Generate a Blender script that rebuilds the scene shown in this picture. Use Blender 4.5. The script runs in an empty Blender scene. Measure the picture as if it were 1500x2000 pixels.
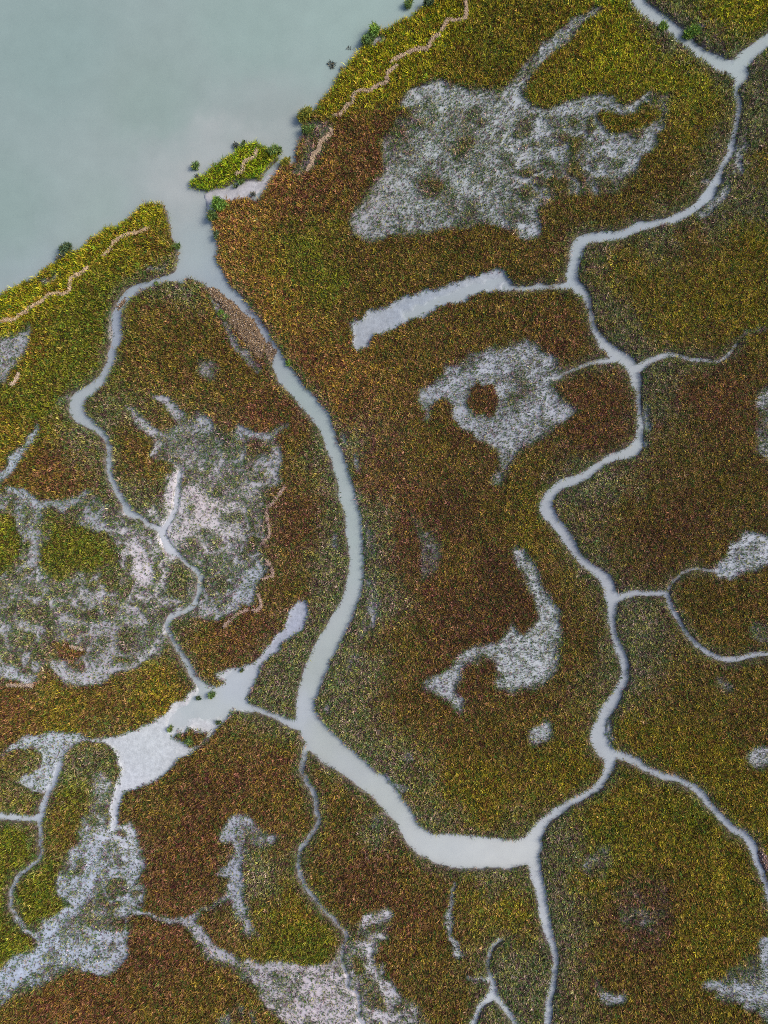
import bpy, math
import numpy as np

# ------------------------------------------------------------------ plan of the marsh
# The plan is drawn in map units u (1 u = 6 cm on the ground), origin at the plan's
# north-west corner; everything is then built in metres on the ground.
U = 0.06
RNG = np.random.default_rng(7)
def wx(u): return (np.asarray(u, float) - 750.0) * U
def wy(v): return (1000.0 - np.asarray(v, float)) * U

ZW = -0.30          # level of the tidal water
CAM_H = 84.0

# ------------------------------------------------------------------ helpers: noise, distance fields
def vnoise(x, y, scale, seed):
    r = np.random.default_rng(seed)
    N = 256
    g = r.random((N, N)).astype(np.float32)
    fx = x / scale; fy = y / scale
    ix = np.floor(fx).astype(int); iy = np.floor(fy).astype(int)
    tx = fx - ix; ty = fy - iy
    tx = tx * tx * (3 - 2 * tx); ty = ty * ty * (3 - 2 * ty)
    a = g[ix % N, iy % N]; b = g[(ix + 1) % N, iy % N]
    c = g[ix % N, (iy + 1) % N]; d = g[(ix + 1) % N, (iy + 1) % N]
    return (a * (1 - tx) + b * tx) * (1 - ty) + (c * (1 - tx) + d * tx) * ty

def fbm(x, y, scale, seed, octs=3):
    s = 0; w = 1.0; t = 0
    for k in range(octs):
        s = s + w * vnoise(x + 17.3 * k, y - 9.1 * k, scale, seed + k * 101); t += w
        scale = scale * 0.5; w *= 0.55
    return s / t

def sstep(a, b, x):
    t = np.clip((x - a) / (b - a), 0, 1)
    return t * t * (3 - 2 * t)

STEP = 3.0
GX = np.arange(-240, 1741, STEP); GY = np.arange(-240, 2241, STEP)
NX, NY = len(GX), len(GY)
MX, MY = np.meshgrid(GX, GY, indexing='xy')           # shape (NY, NX)
WX_ = MX + (fbm(MX, MY, 22, 11) - .5) * 9              # wobbled plan coordinates: ragged edges
WY_ = MY + (fbm(MX, MY, 22, 12) - .5) * 9
FX_ = MX + (fbm(MX, MY, 26, 13, 4) - .5) * 26          # more ragged, for vegetation limits
FY_ = MY + (fbm(MX, MY, 26, 14, 4) - .5) * 26

def smooth_line(p, n=4):
    """Catmull-Rom through rows of p."""
    p = np.asarray(p, float)
    if len(p) < 3: return p
    q = np.vstack([2 * p[0] - p[1], p, 2 * p[-1] - p[-2]])
    out = []
    for i in range(1, len(q) - 2):
        for t in np.arange(n) / n:
            a, b, c, d = q[i - 1], q[i], q[i + 1], q[i + 2]
            out.append(.5 * ((2 * b) + (c - a) * t + (2 * a - 5 * b + 4 * c - d) * t * t + (3 * b - a - 3 * c + d) * t ** 3))
    out.append(q[-2])
    return np.array(out)

def line_field(lines, X, Y, reach=40.0, grow=0.0):
    """min over lines of (distance - half width); lines are rows (u, v, half width)."""
    F = np.full(X.shape, reach, np.float32)
    gx0, gy0 = GX[0], GY[0]
    for L in lines:
        P = smooth_line(L)
        P[:, 2] = P[:, 2] + np.maximum(0, 7 - P[:, 2]) * grow
        for a, b in zip(P[:-1], P[1:]):
            m = reach + max(a[2], b[2]) + 16
            j0 = max(0, int((min(a[0], b[0]) - m - gx0) / STEP)); j1 = min(NX, int((max(a[0], b[0]) + m - gx0) / STEP) + 2)
            i0 = max(0, int((min(a[1], b[1]) - m - gy0) / STEP)); i1 = min(NY, int((max(a[1], b[1]) + m - gy0) / STEP) + 2)
            if j1 <= j0 or i1 <= i0: continue
            x = X[i0:i1, j0:j1]; y = Y[i0:i1, j0:j1]
            dx, dy = b[0] - a[0], b[1] - a[1]
            t = np.clip(((x - a[0]) * dx + (y - a[1]) * dy) / (dx * dx + dy * dy + 1e-9), 0, 1)
            d = np.hypot(x - a[0] - t * dx, y - a[1] - t * dy) - (a[2] + t * (b[2] - a[2]))
            F[i0:i1, j0:j1] = np.minimum(F[i0:i1, j0:j1], d)
    return F

def poly_field(poly, X, Y, reach=60.0):
    """signed distance to a polygon, negative inside."""
    P = np.asarray(poly, float)
    F = np.full(X.shape, reach, np.float32)
    x0, y0 = P.min(0) - reach; x1, y1 = P.max(0) + reach
    j0 = max(0, int((x0 - GX[0]) / STEP)); j1 = min(NX, int((x1 - GX[0]) / STEP) + 2)
    i0 = max(0, int((y0 - GY[0]) / STEP)); i1 = min(NY, int((y1 - GY[0]) / STEP) + 2)
    if j1 <= j0 or i1 <= i0: return F
    x = X[i0:i1, j0:j1]; y = Y[i0:i1, j0:j1]
    d2 = np.full(x.shape, 1e9); ins = np.zeros(x.shape, bool)
    for a, b in zip(P, np.roll(P, -1, 0)):
        dx, dy = b - a
        t = np.clip(((x - a[0]) * dx + (y - a[1]) * dy) / (dx * dx + dy * dy + 1e-9), 0, 1)
        d2 = np.minimum(d2, (x - a[0] - t * dx) ** 2 + (y - a[1] - t * dy) ** 2)
        c = ((a[1] > y) != (b[1] > y)) & (x < (b[0] - a[0]) * (y - a[1]) / (b[1] - a[1] + 1e-12) + a[0])
        ins ^= c
    d = np.sqrt(d2); d[ins] *= -1
    F[i0:i1, j0:j1] = np.minimum(d, reach)
    return F

def in_poly(poly, x, y):
    P = np.asarray(poly, float); ins = np.zeros(x.shape, bool)
    for a, b in zip(P, np.roll(P, -1, 0)):
        ins ^= ((a[1] > y) != (b[1] > y)) & (x < (b[0] - a[0]) * (y - a[1]) / (b[1] - a[1] + 1e-12) + a[0])
    return ins

def sample(F, x, y):
    fx = np.clip((x - GX[0]) / STEP, 0, NX - 1.001); fy = np.clip((y - GY[0]) / STEP, 0, NY - 1.001)
    j = fx.astype(int); i = fy.astype(int); tx = fx - j; ty = fy - i
    if F.ndim == 3: tx = tx[:, None]; ty = ty[:, None]
    return (F[i, j] * (1 - tx) + F[i, j + 1] * tx) * (1 - ty) + (F[i + 1, j] * (1 - tx) + F[i + 1, j + 1] * tx) * ty

# ------------------------------------------------------------------ the plan
ESTUARY = [(-2000, 640), (-240, 600), (0, 576), (20, 563), (50, 553), (67, 543), (87, 525), (113, 507), (122, 497), (150, 490), (173, 470), (207, 442),
           (227, 443), (250, 427), (273, 403), (297, 395), (317, 397), (325, 427), (337, 463), (343, 483), (345, 507), (343, 523), (333, 545),
           (367, 543), (397, 557), (413, 562), (440, 548), (430, 530), (423, 500), (427, 483), (421, 450), (412, 425), (404, 409), (402, 390),
           (430, 382), (470, 380), (494, 392), (504, 394), (520, 372), (536, 340), (550, 322), (568, 323), (579, 314), (576, 298), (584, 280), (594, 266), (590, 240),
           (594, 222), (617, 213), (630, 193), (653, 163), (680, 123), (703, 100), (716, 77), (730, 62), (767, 53), (787, 37), (803, 33), (820, 20),
           (833, 2), (880, -70), (1000, -240), (1600, -1500), (-2000, -1500)]
ISLET = [(370, 356), (396, 344), (414, 324), (444, 310), (472, 284), (500, 276), (514, 284), (526, 292), (540, 290), (542, 308), (530, 320), (508, 348),
         (490, 353), (468, 352), (440, 362), (412, 374), (394, 372), (374, 366)]
SPIT = [(398, 378), (425, 368), (450, 362), (480, 354), (508, 350), (530, 332), (546, 318), (540, 338), (522, 358), (508, 374), (494, 384), (470, 388), (440, 392), (416, 416), (404, 410), (400, 392)]

CREEKS = {
 'main': [[(384, 480, 36), (400, 520, 28), (435, 560, 17), (464, 586, 11), (482, 604, 10), (500, 625, 8), (513, 645, 8), (528, 668, 9), (540, 695, 13), (552, 722, 17), (577, 757, 17), (605, 787, 18), (629, 820, 16),
           (645, 855, 14), (659, 893, 15), (672, 935, 16), (682, 975, 17), (688, 1000, 16), (692, 1040, 18), (697, 1090, 15), (693, 1140, 17), (678, 1185, 19),
           (658, 1225, 21), (636, 1268, 22), (615, 1312, 23), (600, 1355, 21), (597, 1390, 21), (608, 1420, 26), (636, 1456, 29), (680, 1490, 27), (718, 1521, 24), (752, 1552, 22),
           (785, 1592, 22), (808, 1628, 23), (840, 1653, 26), (875, 1663, 33), (920, 1665, 34), (965, 1667, 30), (1005, 1668, 29), (1030, 1662, 26), (1045, 1650, 16)]],
 'east': [[(1040, 1640, 16), (1060, 1612, 11), (1080, 1594, 10), (1110, 1572, 9), (1140, 1555, 9), (1167, 1537, 9), (1183, 1517, 10), (1193, 1498, 11), (1193, 1478, 14), (1178, 1460, 17),
           (1169, 1436, 17), (1178, 1405, 12), (1195, 1373, 14), (1209, 1350, 10), (1220, 1327, 11), (1221, 1303, 9), (1213, 1277, 10), (1203, 1250, 9), (1198, 1220, 9),
           (1196, 1190, 10), (1196, 1165, 13), (1187, 1138, 13), (1170, 1119, 11), (1150, 1105, 10), (1129, 1083, 11), (1109, 1052, 11), (1090, 1025, 12), (1072, 1000, 14), (1070, 978, 13),
           (1085, 955, 11), (1110, 940, 10), (1140, 930, 10), (1166, 913, 9), (1190, 898, 9), (1217, 888, 11), (1240, 878, 13), (1250, 855, 10), (1252, 825, 6), (1250, 795, 5),
           (1245, 765, 7), (1243, 735, 11), (1233, 713, 13), (1212, 696, 13), (1190, 680, 12), (1172, 660, 10), (1159, 635, 7), (1154, 605, 7), (1144, 578, 9), (1128, 560, 13),
           (1118, 540, 12), (1120, 515, 12), (1127, 490, 14), (1136, 471, 13), (1160, 463, 11), (1200, 459, 10), (1227, 452, 9), (1253, 440, 10), (1293, 433, 7), (1320, 428, 8), (1347, 412, 9), (1367, 395, 9),
           (1387, 375, 12), (1400, 353, 9), (1410, 330, 7), (1424, 303, 6), (1430, 283, 7), (1437, 260, 5), (1441, 240, 6), (1445, 213, 7), (1443, 193, 7), (1438, 173, 5.5), (1445, 158, 10), (1446, 140, 20)],
          [(1170, -200, 15), (1210, -70, 15), (1250, 0, 15), (1268, 20, 15), (1292, 38, 15), (1317, 55, 14), (1335, 72, 14), (1360, 93, 13), (1388, 112, 14), (1415, 126, 17), (1440, 132, 20)],
          [(1435, 132, 20), (1455, 112, 17), (1480, 92, 13), (1505, 74, 12), (1650, -20, 12), (1760, -100, 12)],
          [(1110, 556, 8), (1080, 558, 6), (1050, 560, 6), (1020, 563, 6), (990, 560, 7)],
          [(1200, 703, 4), (1180, 704, 6), (1165, 708, 4), (1150, 712, 2.5), (1120, 722, 2), (1085, 740, 1.5)]],
 'side': [[(1250, 716, 9), (1262, 709, 9), (1275, 702, 7), (1293, 695, 5), (1317, 693, 4), (1343, 697, 3), (1360, 702, 2.5), (1387, 704, 2.5), (1407, 702, 2), (1427, 690, 2), (1440, 673, 1.5)]],
 'fork': [[(1200, 1170, 9), (1213, 1167, 9), (1227, 1162, 7), (1250, 1158, 6), (1283, 1158, 6), (1303, 1163, 7), (1310, 1183, 5.5), (1323, 1207, 5), (1337, 1230, 5), (1357, 1253, 6), (1377, 1270, 6),
           (1400, 1283, 6), (1417, 1288, 6), (1443, 1285, 5), (1467, 1280, 5), (1500, 1278, 5), (1650, 1270, 5), (1750, 1270, 5)],
          [(1304, 1160, 2.5), (1307, 1150, 2), (1317, 1133, 1.5), (1337, 1118, 2), (1360, 1110, 2), (1383, 1112, 2), (1403, 1115, 3)]],
 'southeast': [[(1195, 1476, 12), (1217, 1477, 9), (1243, 1488, 8), (1267, 1503, 8), (1290, 1513, 8), (1317, 1522, 7), (1347, 1533, 8), (1370, 1550, 8), (1390, 1572, 8), (1410, 1597, 8),
                (1433, 1620, 8), (1457, 1633, 9), (1473, 1657, 10), (1480, 1680, 7), (1490, 1707, 7), (1500, 1733, 7), (1525, 1850, 6), (1540, 2000, 6), (1560, 2250, 6)]],
 'south': [[(1035, 1665, 18), (1045, 1695, 13), (1055, 1735, 12), (1062, 1767, 11), (1067, 1800, 10), (1075, 1833, 9), (1085, 1867, 8), (1087, 1887, 7), (1082, 1917, 7), (1075, 1950, 8), (1072, 1983, 8),
            (1070, 2010, 8), (1065, 2120, 8), (1060, 2250, 8)]],
 'west': [[(352, 540, 13), (327, 541, 8), (290, 553, 8), (258, 568, 10), (238, 590, 11), (229, 617, 11), (228, 650, 11), (219, 690, 9), (206, 728, 9), (183, 755, 11), (155, 777, 15),
           (149, 797, 16), (158, 814, 14), (182, 832, 8), (204, 852, 8), (213, 880, 7), (213, 915, 8), (221, 947, 8), (240, 977, 8), (252, 1003, 9), (275, 1013, 5), (290, 1025, 5), (303, 1033, 5),
           (313, 1042, 7), (320, 1057, 7), (330, 1073, 9), (350, 1087, 4), (367, 1103, 5), (383, 1117, 6), (390, 1133, 5), (388, 1160, 5), (377, 1183, 5), (353, 1197, 6), (331, 1207, 6),
           (327, 1223, 6), (337, 1247, 6), (353, 1277, 7), (370, 1303, 7), (383, 1325, 8), (397, 1348, 9), (405, 1370, 12)],
          [(318, 1040, 5), (322, 1030, 5), (331, 1013, 4), (337, 1000, 4), (343, 983, 3), (347, 950, 2.5), (350, 923, 2)]],
 'link': [[(485, 1384, 9), (500, 1387, 7), (520, 1392, 6), (543, 1400, 7), (563, 1410, 9), (585, 1418, 12)]],
 'southern': [[(600, 1460, 7), (593, 1488, 5), (590, 1507, 5.5), (597, 1523, 5.5), (610, 1547, 5), (617, 1570, 4.5), (622, 1593, 4.5), (617, 1620, 5), (603, 1640, 5), (590, 1657, 5.5), (584, 1680, 5),
               (587, 1707, 5), (597, 1733, 5), (617, 1757, 4), (633, 1780, 3), (657, 1800, 3), (673, 1820, 2.5), (675, 1840, 2), (667, 1863, 2), (667, 1883, 2), (680, 1910, 2), (677, 1930, 2), (697, 1943, 2), (702, 1973, 2), (697, 1983, 3), (707, 2000, 4)],
              [(980, 1837, 4), (963, 1850, 3), (953, 1873, 2.5), (955, 1900, 3), (963, 1923, 7), (963, 1943, 10), (943, 1963, 7), (930, 1987, 7), (925, 2005, 8), (900, 2090, 8), (890, 2250, 8)],
              [(963, 1943, 8), (980, 1963, 7), (997, 1983, 6), (1012, 2007, 6), (1045, 2080, 6), (1060, 2150, 6)]],
 'southwest': [[(-240, 1585, 8), (-100, 1593, 8), (0, 1597, 8), (33, 1597, 8), (67, 1598, 7), (80, 1597, 7)],
               [(118, 1490, 5), (113, 1507, 5), (103, 1533, 6), (90, 1557, 7), (82, 1580, 8), (78, 1597, 7), (78, 1617, 5), (77, 1643, 4), (80, 1670, 4), (67, 1687, 4), (43, 1703, 4),
                (32, 1720, 4), (23, 1740, 4), (22, 1763, 4), (27, 1780, 4), (37, 1797, 3)]],
}
FLAT_INLET = [(1000, 553), (990, 547), (980, 530), (973, 520), (957, 527), (923, 538), (893, 547), (867, 555), (833, 567), (797, 573), (767, 593), (747, 603), (717, 607), (690, 620),
              (683, 637), (687, 667), (697, 685), (717, 677), (733, 657), (767, 647), (783, 630), (817, 617), (850, 607), (867, 593), (907, 587), (937, 573), (967, 563), (1000, 567)]
FLAT_SW = [(-240, 1540), (-100, 1500), (0, 1473), (20, 1457), (43, 1440), (83, 1430), (110, 1427), (150, 1430), (183, 1440), (207, 1440), (233, 1437), (267, 1423), (293, 1410), (323, 1397), (337, 1377),
           (360, 1360), (377, 1345), (400, 1330), (440, 1307), (473, 1303), (500, 1290), (520, 1267), (540, 1240), (557, 1223), (567, 1190), (580, 1172), (603, 1172), (607, 1197),
           (596, 1222), (570, 1245), (542, 1272), (520, 1292), (508, 1310), (497, 1333), (483, 1363), (492, 1382), (480, 1395), (457, 1389), (443, 1403), (420, 1425), (400, 1452), (383, 1468),
           (353, 1482), (333, 1505), (300, 1525), (267, 1541), (243, 1545), (233, 1560), (233, 1593), (238, 1612), (228, 1624), (213, 1622), (217, 1600), (217, 1567), (227, 1533),
           (233, 1500), (231, 1475), (215, 1461), (195, 1452), (167, 1446), (143, 1460), (128, 1480), (119, 1500), (112, 1530), (96, 1552), (60, 1545), (32, 1525), (40, 1510), (78, 1500), (75, 1475), (60, 1462),
           (25, 1470), (0, 1490), (-100, 1520), (-240, 1570)]

# vegetation that is thinner than the full cordgrass: (cover 0..1, mud tint 0 grey .. 1 pinkish, polygon)
THIN = [
 (.52, .0, [(783, 195), (800, 183), (830, 165), (850, 158), (880, 165), (905, 172), (940, 170), (985, 170), (1020, 172), (1040, 225), (1080, 228), (1100, 205), (1150, 195), (1200, 190), (1240, 200), (1280, 180),
    (1303, 175), (1308, 210), (1305, 250), (1280, 285), (1260, 305), (1245, 330), (1225, 355), (1200, 380), (1150, 385), (1090, 385), (1052, 405), (1060, 440), (1055, 470), (1035, 475), (1010, 460), (985, 440), (950, 435),
    (900, 448), (850, 458), (800, 462), (760, 465), (730, 475), (700, 470), (685, 450), (680, 435), (695, 410), (715, 385), (735, 355), (750, 335), (748, 310), (745, 285), (755, 260), (775, 240), (790, 225)]),
 (.42, .1, [(820, 762), (850, 740), (870, 715), (895, 710), (915, 690), (945, 685), (970, 675), (1000, 670), (1030, 668), (1055, 680), (1075, 695), (1100, 715), (1095, 735), (1075, 750), (1100, 770), (1110, 790), (1115, 815),
    (1095, 835), (1070, 845), (1050, 860), (1020, 880), (995, 905), (985, 930), (972, 950), (962, 950), (972, 905), (965, 885), (945, 860), (930, 845), (910, 835), (895, 815), (893, 790), (880, 780), (860, 775), (845, 790), (840, 810),
    (835, 825), (825, 822), (830, 800), (820, 785)]),
 (.33, .0, [(1007, 1065), (1030, 1085), (1050, 1115), (1065, 1140), (1080, 1165), (1092, 1200), (1097, 1240), (1100, 1275), (1085, 1305), (1070, 1330), (1045, 1340), (1015, 1350), (1000, 1363), (975, 1353), (965, 1335), (973, 1310),
    (965, 1290), (945, 1285), (925, 1290), (900, 1305), (893, 1330), (895, 1350), (910, 1365), (900, 1390), (885, 1388), (870, 1365), (850, 1355), (830, 1345), (825, 1335), (850, 1320), (880, 1300), (900, 1280), (920, 1265), (945, 1260),
    (965, 1258), (990, 1240), (1000, 1218), (1020, 1232), (1040, 1232), (1048, 1205), (1042, 1175), (1030, 1145), (1020, 1115), (1008, 1090)]),
 (.35, .0, [(1025, 1440), (1045, 1425), (1060, 1405), (1075, 1410), (1080, 1440), (1060, 1450), (1035, 1455)]),
 (.4, .0, [(773, 1475), (800, 1470), (815, 1485), (795, 1493)]),
 (.55, .8, [(805, 1005), (830, 1015), (855, 1042), (866, 1070), (858, 1110), (835, 1132), (812, 1146), (820, 1110), (822, 1070), (812, 1040)]),
 (.5, .3, [(1475, 765), (1500, 750), (1750, 750), (1750, 920), (1500, 900), (1470, 860), (1480, 810)]),
 (.35, .1, [(1405, 1110), (1420, 1085), (1430, 1060), (1450, 1040), (1480, 1035), (1500, 1045), (1750, 1050), (1750, 1130), (1500, 1100), (1470, 1120), (1440, 1130), (1410, 1130)]),
 (.5, .2, [(1460, 1220), (1480, 1207), (1500, 1215), (1750, 1220), (1750, 1260), (1500, 1260), (1460, 1240)]),
 (.6, .2, [(1390, 1318), (1412, 1318), (1432, 1338), (1433, 1362), (1408, 1352)]),
 (.35, .2, [(1450, 1480), (1475, 1455), (1500, 1450), (1750, 1450), (1750, 1510), (1500, 1500), (1465, 1500)]),
 (.55, .2, [(1370, 1930), (1400, 1910), (1430, 1880), (1470, 1860), (1500, 1830), (1750, 1820), (1750, 2250), (1540, 2250), (1500, 2010), (1480, 1985), (1440, 1960), (1400, 1950)]),
 (.4, .1, [(1165, 1900), (1172, 1910), (1180, 1935), (1217, 1943), (1197, 1957), (1175, 1952), (1165, 1925)]),
 (.55, .35, [(300, 775), (325, 778), (345, 800), (365, 810), (385, 820), (400, 808), (415, 835), (440, 845), (475, 838), (500, 855), (535, 850), (548, 875), (550, 900), (540, 925), (545, 950), (530, 985), (520, 1020), (525, 1060),
    (515, 1095), (523, 1120), (508, 1145), (497, 1168), (478, 1185), (450, 1200), (418, 1212), (400, 1208), (370, 1212), (335, 1215), (325, 1205), (385, 1160), (380, 1120), (335, 1080), (310, 1040), (262, 1000), (290, 990), (318, 960), (330, 915), (305, 900), (310, 885),
    (300, 868), (290, 845), (262, 822), (243, 800), (250, 795), (275, 818), (300, 838), (335, 836), (345, 825), (335, 800)]),
 (.58, .25, [(-240, 950), (-100, 950), (0, 955), (40, 962), (100, 987), (135, 985), (170, 962), (190, 960), (210, 975), (240, 1005), (300, 1040), (350, 1100), (388, 1130), (378, 1180), (328, 1200), (330, 1250), (305, 1280), (260, 1305),
    (220, 1330), (190, 1342), (150, 1335), (115, 1325), (90, 1300), (75, 1325), (0, 1332), (-100, 1335), (-240, 1345)]),
 (.3, .2, [(-240, 650), (-100, 655), (0, 660), (30, 650), (60, 640), (50, 680), (33, 715), (10, 740), (-100, 760), (-240, 770)]),
 (.42, .5, [(395, 705), (412, 698), (428, 712), (425, 738), (405, 738), (392, 725)]),
 (.49, .1, [(180, 1510), (215, 1505), (217, 1560), (212, 1622), (240, 1625), (265, 1640), (278, 1690), (282, 1740), (265, 1785), (245, 1830), (247, 1865), (222, 1898), (190, 1900), (150, 1892), (110, 1912), (80, 1930), (0, 1965),
    (-100, 2000), (-240, 2030), (-240, 1885), (-100, 1880), (0, 1880), (40, 1865), (72, 1850), (55, 1815), (40, 1800), (70, 1810), (100, 1795), (128, 1770), (98, 1745), (112, 1710), (140, 1668), (152, 1640), (165, 1605), (175, 1560)]),
 (.47, .6, [(378, 1795), (400, 1830), (432, 1858), (500, 1877), (560, 1880), (610, 1890), (650, 1870), (680, 1840), (692, 1800), (720, 1785), (767, 1780), (767, 1810), (740, 1830), (735, 1870), (762, 1900), (790, 1940), (815, 1965), (850, 2000),
    (880, 2150), (880, 2250), (540, 2250), (540, 2050), (560, 2010), (545, 1985), (512, 1950), (490, 1920), (440, 1885), (402, 1868), (380, 1840), (368, 1815)]),
 (.4, .15, [(430, 1635), (445, 1610), (470, 1588), (495, 1600), (510, 1628), (550, 1640), (520, 1660), (480, 1650), (470, 1680), (475, 1720), (490, 1770), (505, 1830), (480, 1830), (455, 1765), (440, 1725), (450, 1690), (450, 1652)]),
 (.75, .6, [(1195, 1740), (1260, 1690), (1300, 1720), (1320, 1790), (1290, 1850), (1230, 1860), (1200, 1800)]),
 (.75, .6, [(1130, 1690), (1160, 1645), (1195, 1650), (1200, 1690), (1160, 1720)]),
 (.70, .9, [(570, 345), (585, 300), (590, 255), (610, 235), (640, 228), (655, 250), (645, 280), (625, 310), (615, 340), (590, 350)]),
 (.72, .1, [(985, 185), (1040, 225), (1150, 200), (1300, 180), (1305, 240), (1240, 300), (1200, 375), (1090, 380), (1060, 400), (1000, 400), (960, 330), (960, 260)]),
 (.5, .5, [(722, 1605), (740, 1590), (755, 1603), (745, 1622), (728, 1618)]),
 (.76, .4, [(420, 1990), (470, 1955), (520, 1990), (560, 2100), (380, 2100)]),
 (.5, .2, [(1420, 275), (1440, 290), (1450, 275), (1460, 290), (1448, 330), (1425, 370), (1400, 400), (1365, 425), (1360, 415), (1395, 380), (1415, 345), (1430, 320)]),
]
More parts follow.
